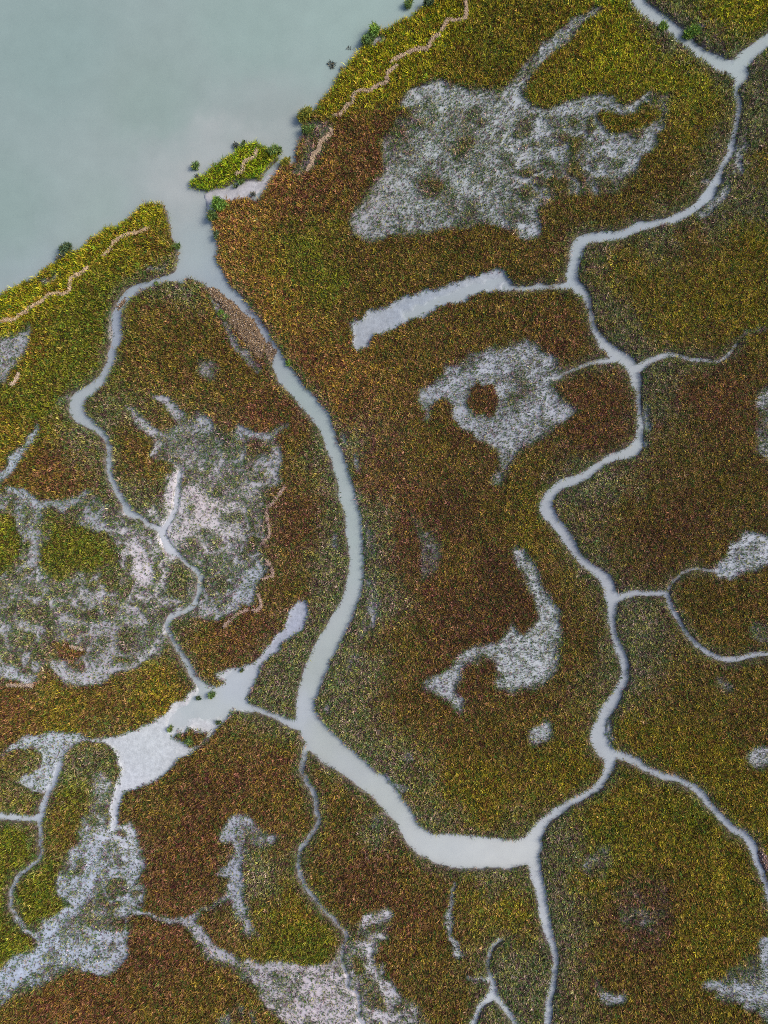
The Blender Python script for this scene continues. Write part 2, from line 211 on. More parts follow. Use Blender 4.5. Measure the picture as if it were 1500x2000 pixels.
# bare or nearly bare patches and strands of mud: (cover, tint, rows u, v, half width)
BARE_LINES = [
 (.40, .0, [(1165, 20, 7), (1110, 60, 13), (1060, 105, 15), (1030, 140, 16), (1005, 180, 18)]),
 (.2, .0, [(1030, 215, 5), (1075, 225, 5), (1110, 208, 6), (1150, 192, 7), (1200, 190, 5)]), (.2, .0, [(1290, 255, 6), (1262, 285, 10), (1240, 305, 10), (1222, 335, 7)]),
 (.2, .0, [(1140, 195, 6), (1165, 225, 6), (1170, 258, 6), (1195, 262, 4)]), (.2, .0, [(1215, 213, 4), (1240, 203, 5), (1270, 185, 3)]), (.2, .0, [(1000, 285, 5), (1040, 268, 5), (1065, 245, 6)]),
 (.2, .0, [(800, 200, 9), (850, 175, 12), (900, 185, 10), (920, 200, 10)]), (.22, .0, [(700, 450, 8), (740, 400, 10), (765, 330, 8)]), (.15, .0, [(1025, 450, 12), (1045, 455, 10)]),
 (.15, .0, [(1450, 110 + 1000, 3), (1410, 1115, 7), (1425, 1095, 5), (1435, 1070, 6), (1470, 1050, 9), (1500, 1060, 8)]),
 (.2, .0, [(830, 785, 7), (860, 760, 8), (900, 745, 7), (950, 720, 7)]), (.15, .0, [(1075, 810, 8), (1100, 815, 9), (1110, 800, 5)]), (.2, .0, [(1055, 780, 5), (1040, 810, 6), (1020, 830, 6), (1000, 870, 9)]), (.2, .0, [(900, 800, 6), (905, 825, 7), (940, 845, 7)]),
 (.5, .0, [(1560, 625, 4), (1497, 640, 4), (1475, 645, 4), (1450, 657, 3), (1437, 675, 2)]),
 (.1, .0, [(250, 797, 2), (262, 812, 4), (285, 832, 5), (300, 842, 4)]), (.12, .0, [(302, 775, 3), (325, 785, 5), (343, 803, 6), (360, 812, 6)]), (.15, .0, [(395, 815, 8), (410, 835, 6)]),
 (.15, .0, [(470, 845, 6), (500, 852, 5), (535, 850, 3), (560, 830, 2)]), (.12, .0, [(540, 885, 6), (535, 920, 5), (540, 945, 4)]), (.15, .0, [(300, 885, 6), (310, 870, 4)]),
 (.15, .1, [(498, 1125, 9), (478, 1160, 9), (455, 1185, 7), (425, 1205, 5)]), (.25, .3, [(400, 1010, 14), (440, 1030, 14), (480, 1050, 8)]),
 (.15, .0, [(-100, 985, 10), (0, 935, 10), (25, 905, 10), (45, 880, 7), (58, 862, 6), (80, 830, 3)]), (.15, .0, [(20, 955, 4), (60, 975, 6), (100, 985, 6), (135, 985, 6), (165, 962, 4), (178, 952, 3)]), (.25, .0, [(108, 870, 4), (130, 883, 5), (155, 892, 5)]),
 (.2, .3, [(262, 1065, 7), (270, 1095, 9), (275, 1130, 8), (262, 1145, 4)]), (.1, .3, [(310, 1080, 4), (303, 1097, 4)]), (.2, .4, [(195, 1228, 7), (215, 1235, 12), (225, 1225, 8)]), (.25, .4, [(220, 1255, 8), (218, 1275, 6), (205, 1300, 8)]),
 (.12, .0, [(285, 1270, 3), (278, 1288, 5), (255, 1302, 6), (225, 1310, 7), (205, 1308, 4)]), (.2, .1, [(115, 1305, 7), (140, 1325, 9), (180, 1330, 9), (200, 1325, 6)]), (.25, .1, [(10, 1312, 9), (45, 1325, 8), (70, 1325, 6)]),
 (.22, .1, [(50, 1220, 8), (80, 1228, 6)]), (.22, .1, [(130, 1210, 5), (165, 1220, 5)]), (.25, .1, [(170, 1175, 4), (205, 1160, 6), (220, 1165, 6)]), (.3, .1, [(45, 1045, 10), (70, 1050, 9), (65, 1090, 9), (45, 1110, 7)]), (.25, .1, [(130, 1080, 3), (140, 1105, 4), (155, 1118, 5)]), (.25, .1, [(180, 1010, 6), (195, 1028, 8)]),
 (.12, .5, [(347, 930, 6), (345, 970, 8), (350, 990, 10)]), (.18, .9, [(372, 965, 16), (400, 985, 16), (385, 1020, 12), (355, 1045, 12)]), (.12, .6, [(275, 1075, 10), (285, 1110, 12), (278, 1140, 8)]), (.12, .6, [(345, 925, 6), (338, 985, 10), (320, 1050, 14), (345, 1075, 8)]),
 (.15, .0, [(722, 1190, 3), (725, 1205, 5), (722, 1220, 5)]), (.15, .0, [(670, 848, 3), (671, 865, 4)]), (.15, .0, [(692, 893, 3), (698, 912, 4)]), (.2, .0, [(650, 1045, 3), (652, 1070, 5)]),
 (.15, .0, [(247, 1613, 5), (267, 1630, 7), (270, 1660, 6), (267, 1680, 5), (276, 1697, 3), (262, 1717, 2)]),
 (.15, .0, [(497, 1880, 3), (433, 1863, 4), (400, 1837, 6), (377, 1810, 7), (360, 1797, 6), (333, 1790, 5), (300, 1787, 5), (267, 1783, 6), (240, 1780, 5)]),
 (.2, .1, [(372, 1800, 3), (393, 1780, 3), (427, 1763, 3), (450, 1758, 4), (460, 1733, 6), (450, 1707, 6), (473, 1675, 6), (467, 1647, 7)]), (.18, .1, [(440, 1632, 9), (455, 1608, 8), (475, 1595, 8), (490, 1612, 7)]), (.2, .1, [(430, 1703, 5), (450, 1707, 5)]),
 (.15, .0, [(200, 1640, 12), (185, 1670, 10), (180, 1700, 12), (165, 1730, 10), (160, 1755, 8)]), (.2, .0, [(150, 1670, 8), (165, 1665, 8)]), (.15, .0, [(240, 1840, 7), (238, 1860, 7), (220, 1880, 7), (185, 1893, 9), (165, 1890, 6)]), (.2, .0, [(235, 1830, 8), (210, 1835, 6)]),
 (.12, .0, [(135, 1780, 4), (115, 1800, 6), (100, 1825, 6), (80, 1860, 9), (70, 1885, 9), (100, 1880, 5)]), (.15, .0, [(-100, 1930, 12), (0, 1910, 12), (30, 1880, 8)]), (.15, .0, [(60, 1890, 8), (20, 1920, 10), (0, 1940, 10)]), (.25, .1, [(140, 1860, 6), (170, 1850, 6)]),
 (.3, .1, [(37, 1797, 4), (50, 1812, 4), (70, 1825, 4)]),
 (.12, .2, [(715, 1840, 4), (735, 1825, 4), (755, 1825, 4)]), (.15, .2, [(700, 1835, 4), (720, 1850, 6), (730, 1870, 7), (728, 1890, 5), (740, 1915, 7), (765, 1935, 9), (775, 1945, 6)]), (.15, .2, [(620, 1893, 4), (640, 1885, 3), (660, 1868, 3)]), (.12, .2, [(525, 1890, 4), (560, 1885, 4), (600, 1892, 4), (620, 1895, 4)]),
 (.15, .6, [(610, 1920, 18), (640, 1945, 16), (660, 1960, 12)]), (.15, .6, [(560, 1985, 10), (620, 1975, 10), (650, 1995, 8)]), (.1, .2, [(750, 1985, 9), (770, 1990, 9)]), (.2, .6, [(650, 1900, 8), (660, 1925, 8)]), (.25, .3, [(760, 1785, 6), (715, 1795, 8)]),
 (.12, .0, [(887, 1730, 1.5), (880, 1767, 2.5), (877, 1793, 4), (880, 1817, 4), (890, 1843, 4), (900, 1865, 3)]), (.3, .0, [(913, 1905, 4), (935, 1910, 5), (955, 1912, 5)]),
 (.15, .0, [(1385, 1925, 8), (1400, 1918, 7), (1415, 1930, 5)]), (.2, .0, [(1430, 1935, 5), (1450, 1935, 8), (1480, 1950, 9), (1500, 1945, 9)]), (.15, .2, [(1500, 1900, 8), (1495, 1840, 6)]), (.2, .1, [(1440, 1950, 4), (1465, 1965, 6)]),
 (.15, .0, [(1180, 1945, 6), (1195, 1953, 7), (1212, 1943, 4)]), (.2, .0, [(1052, 1430, 8), (1070, 1420, 6)]),
 (.2, .0, [(1452, 277, 2.5), (1447, 300, 3.5), (1440, 322, 3)]), (.2, .0, [(1430, 360, 3), (1418, 375, 5), (1400, 400, 5), (1370, 420, 4)]), (.25, .0, [(1260, 790, 3), (1270, 797, 5), (1265, 820, 7), (1272, 840, 6)]), (.2, .0, [(1372, 350, 3), (1380, 358, 5)]), (.25, .0, [(1255, 870, 6), (1266, 868, 4)]), (.2, .2, [(1345, 55, 3), (1372, 50, 5)]),
 (.25, .2, [(1187, 1410, 4), (1185, 1430, 5), (1192, 1440, 4)]), (.2, .3, [(745, 1510, 3), (775, 1535, 4), (800, 1545, 3)]), (.2, .3, [(295, 527, 2), (310, 520, 3), (325, 513, 3)]), (.2, .2, [(90, 550, 3), (105, 535, 3)]), (.15, .2, [(740, 70, 5), (735, 82, 5)]), (.3, .2, [(597, 245, 3), (620, 245, 4)]),
 (.3, .2, [(404, 385 + 180, 3), (425, 600, 6), (450, 640, 6), (480, 690, 7), (510, 720, 4)]), (.3, .0, [(115, 782, 4), (128, 775, 4)]), (.4, .2, [(219, 700, 3), (217, 650, 4), (215, 610, 3)]),
 (.6, .0, [(60, 858, 4), (85, 822, 4), (120, 785, 4)]), (.58, .2, [(715, 1020, 9), (728, 1080, 13), (728, 1150, 13), (722, 1210, 12), (695, 1270, 9), (660, 1335, 9), (645, 1390, 9)]),
]
# fully clothed islands of grass inside the thin areas (cover, polygon)
THICK = [
 (.95, [(1165, 212), (1200, 217), (1250, 217), (1290, 207), (1298, 235), (1270, 255), (1220, 263), (1180, 250)]), (.7, [(1000, 235), (1035, 220), (1050, 255), (1030, 275), (1000, 268)]), (.8, [(845, 214), (875, 215), (870, 224), (850, 224)]),
 (.97, [(902, 772), (935, 752), (968, 760), (978, 788), (960, 815), (925, 812), (907, 797)]), (.8, [(870, 780), (890, 790), (888, 820), (862, 815), (855, 795)]),
 (.95, [(110, 1030), (150, 1020), (220, 1050), (237, 1090), (190, 1112), (132, 1130), (115, 1140), (80, 1112), (85, 1070)]), (1, [(-240, 985), (0, 1000), (35, 1010), (42, 1050), (35, 1100), (0, 1132), (-240, 1140)]), (.9, [(100, 1255), (140, 1250), (170, 1270), (165, 1290), (120, 1296)]),
 (.95, [(40, 900), (65, 870), (90, 840), (125, 795), (150, 815), (195, 855), (205, 920), (190, 950), (165, 962), (130, 978), (100, 975), (60, 962), (38, 940)]),
 (.75, [(20, 1470), (50, 1462), (77, 1470), (76, 1495), (45, 1502), (15, 1515), (-240, 1560), (-240, 1530)]), (.8, [(130, 1492), (148, 1468), (170, 1455), (205, 1458), (225, 1478), (228, 1500), (217, 1540), (190, 1505), (150, 1515), (118, 1550), (116, 1520)]),
 (.55, [(340, 1440), (372, 1425), (402, 1428), (398, 1450), (372, 1462)]), (.5, [(402, 1322), (420, 1322), (435, 1330), (425, 1342), (408, 1340)]), (.85, [(380, 1105), (355, 1095), (325, 1105), (318, 1140), (330, 1170), (365, 1175)]),
 (.95, [(505, 1740), (560, 1760), (640, 1800), (662, 1830), (650, 1860), (600, 1875), (540, 1865), (510, 1820)]), (.85, [(400, 1800), (440, 1780), (480, 1800), (495, 1850), (450, 1850), (420, 1835)]), (.9, [(95, 1600), (150, 1520), (168, 1530), (160, 1600), (140, 1650), (100, 1720), (130, 1770), (80, 1795), (45, 1790), (35, 1750), (60, 1700), (85, 1660)]),
 (.8, [(690, 1860), (715, 1875), (720, 1900), (700, 1905), (685, 1885)]),
]
# hue of the stand at points of the plan (colour key)
HUES = {
 'Y': [(30, 600), (100, 555), (210, 470), (280, 425), (150, 510), (860, 40), (750, 130), (660, 215), (700, 160), (800, 80), (1200, 50), (1300, 140), (1385, 180), (1230, 100), (1400, 30), (1480, 30), (1180, 130)],
 'O': [(290, 480), (60, 690), (30, 850), (1000, 60), (900, 110), (1100, 100), (960, 140), (1350, 260), (1230, 240), (520, 510), (560, 600), (950, 1550), (1100, 1510), (1050, 1010), (1250, 550), (1380, 560), (1450, 480), (1200, 520), (1440, 600), (1300, 640), (1350, 1450),
       (1250, 1420), (1450, 1560), (1380, 1500), (1200, 1580), (1250, 1640), (1150, 1720), (1350, 1800), (1400, 1700), (1330, 1640), (320, 1360), (120, 1400), (580, 1790), (1000, 1780), (940, 1740), (1350, 1880), (560, 1440), (780, 1560), (1480, 500), (1480, 330), (880, 1520)],
 'B': [(1300, 350), (1150, 420), (1230, 420), (700, 600), (900, 490), (1050, 500), (1100, 600), (950, 620), (780, 720), (850, 880), (900, 1100), (980, 1000), (780, 1250), (800, 1380), (900, 1450), (1000, 1450), (1130, 1250), (1100, 1120), (1150, 650), (1050, 920), (1350, 470), (1300, 850), (1400, 930), (1250, 1000), (1200, 1080), (1380, 1180), (1300, 1350), (1450, 1400),
       (1200, 1860), (1300, 1960), (330, 620), (300, 700), (380, 680), (450, 720), (240, 850), (560, 870), (600, 950), (560, 1150), (400, 1260), (60, 920), (50, 1400), (200, 1370), (420, 1450), (330, 1580), (560, 1570), (130, 1590), (400, 1950), (300, 1990), (680, 1620), (650, 1560), (800, 1700), (850, 1850), (900, 1980), (720, 1800), (480, 1560), (1330, 1100), (1420, 1230), (280, 900), (320, 900), (960, 540), (700, 520)],
 'R': [(650, 280), (700, 320), (600, 370), (680, 250), (730, 270), (560, 400), (620, 690), (740, 950), (800, 1000), (720, 880), (690, 800), (960, 1240), (1010, 1210), (790, 1080), (1200, 790), (1180, 840), (1140, 800), (1400, 780), (1330, 780), (1270, 1760), (1250, 1820), (500, 810), (580, 1050), (600, 1000), (450, 1240), (500, 1230), (110, 920), (20, 1380), (450, 1530), (350, 1650), (330, 1700), (400, 1650), (550, 1500), (320, 1850),
       (200, 1960), (120, 1960), (720, 1700), (740, 1750), (800, 1790), (860, 1340), (930, 785), (140, 1270), (1090, 660), (480, 1620), (1300, 1030), (520, 880), (540, 820), (860, 1150)],
 'C': [(470, 420), (520, 390), (560, 350), (640, 300), (480, 480), (520, 560), (580, 660), (640, 740), (700, 730), (660, 780), (540, 600)],
 'G': [(1475, 200), (1460, 260), (1470, 150), (1480, 380), (1400, 420), (1280, 460), (1160, 490), (1180, 600), (1220, 660), (1290, 740), (1280, 820), (1180, 950), (1110, 960), (1170, 1090), (1240, 1200), (1230, 1280), (1240, 1340), (1080, 1640), (1090, 1720), (1100, 1800), (540, 1330), (560, 1280), (590, 1240), (530, 1370), (980, 1930), (1030, 1900), (1010, 1960), (960, 1720), (100, 1510), (170, 1480), (220, 1680),
       (640, 880), (640, 930), (650, 1000), (660, 1080), (650, 1150), (560, 1410), (500, 1700), (740, 1620), (690, 860), (720, 1000), (735, 1080), (735, 1180), (690, 1300), (660, 1400), (720, 1460), (790, 1510), (830, 1590), (230, 820), (260, 980), (170, 850), (340, 560), (1360, 70), (1300, 70), (1290, 60), (1430, 160), (1390, 90), (1420, 320), (300, 1000), (260, 1030), (400, 1100), (440, 1080), (420, 900), (480, 900), (480, 1000), (60, 1180), (120, 1180), (250, 1220), (300, 1150), (60, 1260), (300, 1240), (440, 1110)],
 'D': [(150, 620), (200, 560), (100, 760), (170, 690), (220, 540), (130, 680), (60, 790), (600, 500), (650, 560), (580, 470), (20, 1060), (150, 1060), (190, 1090), (110, 1090), (70, 1740), (30, 1650), (20, 1830), (60, 1780), (600, 1840), (140, 1550), (960, 90), (1350, 1600), (1200, 1640)],
 'M': [(1000, 1170), (950, 1230), (970, 1110), (1015, 1240), (900, 1200), (720, 1700), (750, 1730), (340, 1620), (345, 1690), (390, 1560), (1300, 1050), (1270, 1080), (930, 785), (470, 1540), (1260, 1760), (1275, 1800), (590, 1030), (580, 990), (860, 1340), (1180, 830), (800, 1090), (300, 1870), (470, 1240), (870, 1000)],
 'L': [(420, 335), (450, 325), (480, 300), (505, 295), (495, 330), (400, 352), (530, 305), (470, 335)],
}
# mean leaf albedo per hue (linear RGB)
LEAF = {'Y': (.275, .262, .016), 'O': (.212, .172, .020), 'B': (.172, .124, .026), 'R': (.176, .100, .032), 'C': (.285, .178, .040), 'G': (.190, .190, .078), 'D': (.150, .160, .018), 'M': (.118, .070, .026), 'L': (.225, .285, .014)}

# ------------------------------------------------------------------ fields over the plan
F_EST = poly_field(ESTUARY, WX_, WY_)
F_ISL = poly_field(ISLET, WX_, WY_)
F_SPIT = poly_field(SPIT, WX_, WY_)
F_EST = np.maximum(F_EST, -F_ISL)                       # the islet stands out of the estuary
F_CR = {k: line_field(v, WX_, WY_, 40.0, .38) for k, v in CREEKS.items()}
F_CREEK = np.min(np.stack(list(F_CR.values())), 0)
F_INLET = poly_field(FLAT_INLET, FX_, FY_)
F_SW = poly_field(FLAT_SW, WX_, WY_)
F_SW = np.minimum(F_SW, line_field([[(237, 1470, 10), (230, 1530, 11), (225, 1570, 11), (226, 1600, 10), (228, 1615, 7)]], WX_, WY_))
F_SWF = poly_field(FLAT_SW, FX_, FY_)                   # ragged plant limit of the flat
F_FLAT = np.minimum(F_INLET, F_SW)
F_BARE = np.minimum(F_INLET, np.where(F_SW < -14, F_SW, .55 * F_SWF + .45 * F_SW))
F_WET = np.minimum(F_EST, F_CREEK)

cover = np.ones(MX.shape, np.float32)
pink = np.zeros(MX.shape, np.float32)
big = fbm(MX, MY, 60, 21, 3)
mid = fbm(MX, MY, 20, 22, 3)
ridge = 1 - sstep(.0, .055, np.abs(fbm(MX, MY, 46, 23, 3) - .5))       # braided drainage threads in the thin areas
lacy = np.maximum(sstep(900, 800, MX) * sstep(820, 880, MY), sstep(960, 1020, MX) * sstep(420, 380, MY))
for c, p, poly in THIN:
    w = sstep(13, -13, poly_field(poly, FX_, FY_))
    cc = np.clip(c + .06 + (big - .5) * .5 + (mid - .5) * .35 + lacy * (.07 - .42 * ridge), .10, .85)
    cover = cover * (1 - w) + np.minimum(cover, cc) * w
    pink = np.maximum(pink, p * w)
for c, p, L in BARE_LINES:
    w = sstep(9, -7, line_field([L], FX_, FY_, 18))
    cc = np.clip(c * 1.05 + .13 + (mid - .5) * .5, .06, .9)
    cover = cover * (1 - w) + np.minimum(cover, cc) * w
    pink = np.maximum(pink, p * w)
for c, poly in THICK:
    w = sstep(8, -8, poly_field(poly, FX_, FY_))
    cover = np.maximum(cover, c * w)
flatw = sstep(5, -7, F_BARE)
film = sstep(10, -10, np.minimum(poly_field([(338, 1400), (400, 1335), (445, 1318), (490, 1305), (505, 1325), (488, 1365), (470, 1392), (420, 1408), (380, 1412), (340, 1432), (325, 1415)], FX_, FY_), poly_field([(790, 610), (850, 582), (910, 558), (965, 540), (985, 545), (970, 556), (900, 578), (850, 598), (800, 622)], FX_, FY_)))
flatw = flatw * (1 - sstep(8, -6, np.minimum.reduce([poly_field(THICK[i][1], FX_, FY_) for i in (9, 10, 11, 12)])) * .9)
flatw = flatw * (1 - (.10 + .55 * fbm(MX, MY, 16, 38, 3)) * sstep(215, 140, MX) * (MY > 1300))
cover = cover * (1 - flatw * .97)
spitw = sstep(3, -2, F_SPIT)
fringe = sstep(19, 2, F_CREEK + (mid - .5) * 26) * (F_EST > 20)   # paler, greyer grass along the creeks
cover = np.where(cover > .8, cover - fringe * .22 * sstep(.35, .7, mid), cover)

# ------------------------------------------------------------------ ground heights
wetd = -F_WET
h = .05 * (fbm(MX, MY, 40, 31) - .5) + .06 * (fbm(MX, MY, 9, 32) - .5)
h = h - .10 * sstep(.9, .3, cover)
h = np.where(F_FLAT < 6, h * (1 - flatw) + flatw * (-.21 + .09 * (fbm(MX, MY, 34, 33) - .5) + .02 * (fbm(MX, MY, 7, 36) - .5)), h)
h = h - .16 * film * np.clip(.4 + 1.2 * fbm(MX, MY, 16, 37, 3), 0, 1.2)
bank = sstep(3.0, -1.0, F_WET)
h = h * (1 - bank) + bank * (ZW - .02)
h = h - np.clip(wetd, 0, 40) * .022
spit_h = ZW + .10 + .05 * (fbm(MX, MY, 18, 34) - .5)
h = np.maximum(h, np.where(spitw > 0, spit_h * spitw + (ZW - .3) * (1 - spitw), -9))
shoal = sstep(9, -6, line_field([[(468, 590, 8), (490, 612, 9), (512, 642, 9), (526, 664, 9), (538, 686, 7)]], WX_, WY_)) * (.6 + .4 * fbm(MX, MY, 8, 35))
h = np.maximum(h, (ZW - .28) + .33 * shoal)
H = h

# ------------------------------------------------------------------ materials
def mat(name):
    m = bpy.data.materials.new(name); m.use_nodes = True
    return m, m.node_tree.nodes, m.node_tree.links, m.node_tree.nodes['Principled BSDF']

def attr_noise_mat(name, attr, rough, spec, n_scale, n_amt, bump=0.0, bump_scale=8.0):
    m, N, L, P = mat(name)
    a = N.new('ShaderNodeAttribute'); a.attribute_name = attr
    tc = N.new('ShaderNodeNewGeometry')
    no = N.new('ShaderNodeTexNoise'); no.inputs['Scale'].default_value = n_scale; no.inputs['Detail'].default_value = 5; no.inputs['Roughness'].default_value = .65
    L.new(tc.outputs['Position'], no.inputs['Vector'])
    mr = N.new('ShaderNodeMapRange'); mr.inputs['From Min'].default_value = .25; mr.inputs['From Max'].default_value = .75
    mr.inputs['To Min'].default_value = 1 - n_amt; mr.inputs['To Max'].default_value = 1 + n_amt
    L.new(no.outputs['Fac'], mr.inputs['Value'])
    mul = N.new('ShaderNodeVectorMath'); mul.operation = 'SCALE'
    L.new(a.outputs['Color'], mul.inputs[0]); L.new(mr.outputs['Result'], mul.inputs['Scale'])
    L.new(mul.outputs['Vector'], P.inputs['Base Color'])
    P.inputs['Roughness'].default_value = rough; P.inputs['Specular IOR Level'].default_value = spec
    if bump:
        nb = N.new('ShaderNodeTexNoise'); nb.inputs['Scale'].default_value = bump_scale; nb.inputs['Detail'].default_value = 4
        L.new(tc.outputs['Position'], nb.inputs['Vector'])
        b = N.new('ShaderNodeBump'); b.inputs['Strength'].default_value = bump; b.inputs['Distance'].default_value = .05
        L.new(nb.outputs['Fac'], b.inputs['Height']); L.new(b.outputs['Normal'], P.inputs['Normal'])
    return m
M_MUD = attr_noise_mat('wet_mud', 'tone', .55, .35, 2.6, .22, .5, 5)
M_WATER = attr_noise_mat('silty_water', 'tone', .10, .35, .35, .055, .05, 2.2)
M_GRASS = attr_noise_mat('marsh_leaf', 'tone', .7, .04, .8, .05)
M_STRAW = attr_noise_mat('dry_straw', 'tone', .8, .1, 9.0, .25)
M_SHELL = attr_noise_mat('oyster_shell', 'tone', .7, .2, 12.0, .25)

def lin(c):
    c = np.asarray(c, float) / 255.0
    return np.where(c <= .04045, c / 12.92, ((c + .055) / 1.055) ** 2.4)

GAIN = np.array((1.30, 1.30, 1.30))      # brightness of a level matt surface in this daylight, per unit albedo
def albedo(c): return np.clip(lin(c) / GAIN, 0, .9)

def shepard(pts, X, Y, power=3.2, soft=30.0):
    num = 0; den = 0
    for (u, v, val) in pts:
        d2 = (X - u) ** 2 + (Y - v) ** 2 + soft * soft
        w = d2 ** (-power / 2)
        num = num + w[..., None] * np.asarray(val); den = den + w
    return num / den[..., None]

# tone of the silty water (suspended silt differs from reach to reach)
SILT = [(100, 100, (141, 163, 161)), (0, 400, (142, 163, 160)), (300, 200, (143, 163, 159)), (500, 60, (146, 168, 164)), (680, 40, (150, 172, 168)), (200, 420, (150, 168, 165)), (520, 240, (152, 165, 164)), (340, 340, (158, 170, 170)), (370, 400, (160, 171, 172)),
        (385, 480, (158, 172, 175)), (440, 550, (150, 165, 174)), (500, 620, (148, 156, 168)), (600, 785, (155, 172, 172)), (670, 930, (162, 177, 177)), (692, 1050, (163, 178, 178)), (620, 1300, (169, 180, 179)), (640, 1450, (174, 183, 181)), (760, 1560, (180, 189, 188)),
        (850, 1655, (190, 198, 200)), (980, 1665, (195, 201, 201)), (1060, 1760, (190, 198, 206)), (1080, 1900, (188, 196, 206)), (1130, 1560, (176, 186, 196)), (1180, 1450, (172, 181, 188)), (1215, 1310, (166, 175, 186)), (1195, 1170, (166, 174, 183)), (1100, 1040, (166, 174, 184)),
        (1120, 940, (165, 176, 184)), (1240, 870, (166, 177, 182)), (1215, 700, (166, 176, 182)), (1155, 610, (160, 170, 178)), (1120, 510, (162, 176, 184)), (1220, 455, (158, 172, 184)), (1390, 370, (158, 172, 184)), (1430, 270, (160, 172, 184)), (1440, 135, (160, 176, 178)),
        (1290, 35, (162, 175, 180)), (1350, 695, (165, 175, 190)), (1300, 1160, (165, 174, 188)), (1400, 1283, (165, 174, 190)), (1350, 1535, (168, 178, 190)), (1450, 1635, (165, 176, 190)), (1490, 1710, (165, 174, 190)), (228, 640, (150, 162, 178)), (260, 565, (152, 167, 178)), (150, 790, (164, 176, 182)),
        (210, 880, (164, 178, 186)), (245, 985, (170, 183, 192)), (320, 1060, (208, 214, 222)), (345, 975, (206, 208, 216)), (333, 1010, (206, 210, 218)), (352, 1088, (196, 206, 212)), (305, 1095, (208, 208, 220)), (385, 1130, (172, 186, 190)), (350, 1270, (172, 184, 190)), (395, 1345, (172, 185, 190)), (420, 1385, (182, 192, 194)), (300, 1450, (205, 211, 218)), (235, 1560, (212, 217, 228)), (450, 1340, (180, 190, 200)), (540, 1400, (178, 188, 198)),
        (30, 1597, (196, 208, 218)), (78, 1640, (170, 182, 200)), (590, 1680, (166, 174, 186)), (610, 1560, (165, 173, 184)), (680, 1900, (190, 190, 205)), (955, 1940, (205, 215, 222)), (930, 1990, (200, 210, 222)), (90, 1550, (190, 200, 215))]
water_rgb = .92 * np.array((1.03, 1, .96)) * shepard([(u, v, albedo(c)) for u, v, c in SILT], MX + (big - .5) * 60, MY + (mid - .5) * 40)
# silt plume drifting out of the creek mouth into the clearer estuary
plume_edge = poly_field([(290, 395), (285, 345), (330, 310), (365, 290), (375, 235), (395, 200), (430, 215), (520, 240), (600, 200), (560, 330), (420, 420), (360, 420)], MX + (big - .5) * 50, MY + (mid - .5) * 40)
pl = sstep(22, -50, plume_edge) * sstep(-2, -10, F_EST) * (.10 + .25 * fbm(MX, MY, 45, 43, 3))
water_rgb = water_rgb * (1 - pl[..., None]) + pl[..., None] * albedo((188, 186, 184))
shal = (sstep(-11, -1, F_CREEK) * (F_EST > 0) * (F_FLAT > 0) * .30)[..., None]
water_rgb = water_rgb * (1 - shal) + shal * albedo((160, 171, 186)) * .92
shore = sstep(-34, -2, F_EST)[..., None] * (.55 * fbm(MX, MY, 24, 41)[..., None])
water_rgb = water_rgb * (1 - shore * .5) + shore * .5 * albedo((160, 164, 168))
# tone of the mud: grey-white wet silt, pinkish where dry, dark peat under the full stands
MUDT = [(850, 300, (186, 194, 200)), (1000, 700, (178, 184, 200)), (1050, 1250, (190, 196, 206)), (830, 600, (162, 173, 190)), (700, 640, (170, 177, 190)), (300, 1450, (206, 212, 220)), (230, 1580, (214, 218, 232)), (80, 1450, (200, 210, 226)), (420, 1380, (186, 194, 202)), (560, 1230, (178, 184, 206)), (180, 1700, (186, 196, 218)), (60, 1880, (186, 198, 222)),
        (640, 1940, (208, 200, 214)), (740, 1900, (206, 208, 222)), (450, 1700, (172, 178, 200)), (400, 1840, (180, 182, 200)), (430, 390, (186, 184, 192)), (480, 370, (160, 166, 178)), (350, 1000, (206, 204, 214)), (500, 1150, (168, 180, 200)), (200, 1250, (180, 180, 194)), (280, 1100, (222, 216, 228)), (385, 990, (222, 212, 220)), (330, 1050, (218, 216, 226)), (40, 900, (182, 194, 212)), (20, 690, (170, 174, 186)),
        (1200, 300, (170, 178, 190)), (1450, 1070, (176, 184, 200)), (1450, 1930, (170, 178, 196)), (960, 1920, (196, 206, 218)), (500, 640, (150, 148, 160)), (450, 850, (160, 170, 186)), (150, 1000, (160, 170, 184)), (600, 800, (150, 156, 168)), (1300, 700, (150, 156, 172)), (720, 1100, (150, 150, 164)), (1200, 1930, (176, 180, 200)), (390, 1385, (222, 218, 226)), (650, 300, (165, 155, 155)), (250, 470, (160, 155, 155))]
mud_rgb = shepard([(u, v, albedo(c)) for u, v, c in MUDT], MX, MY, 3.0, 40)
pk = (pink * (.5 + mid))[..., None]
mud_rgb = mud_rgb * (1 - .35 * pk) + .35 * pk * albedo((214, 194, 198))
mott = (fbm(MX, MY, 12, 51, 3) - .5)[..., None]
mud_rgb = np.clip(np.array((.84, .84, .79)) * mud_rgb * (.95 + (.42 - .27 * flatw[..., None]) * mott), 0, .9)
peat = np.array((.050, .036, .022))
bare = sstep(.86, .52, cover)[..., None]
ground_rgb = peat * (1 - bare) + mud_rgb * bare
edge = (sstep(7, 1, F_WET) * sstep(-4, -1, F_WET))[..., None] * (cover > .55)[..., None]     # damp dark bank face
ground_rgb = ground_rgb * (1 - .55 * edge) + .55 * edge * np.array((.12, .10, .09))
damp = sstep(.10, -.01, H - ZW)[..., None] * (cover < .4)[..., None]
ground_rgb = ground_rgb * (1 - .8 * damp) + .8 * damp * water_rgb * 1.03
under = sstep(0, -3, F_WET)[..., None]
ground_rgb = ground_rgb * (1 - under) + mud_rgb * .95 * under
ground_rgb = ground_rgb * (1 - spitw[..., None]) + spitw[..., None] * albedo((172, 171, 174)) * (1 + .6 * mott)

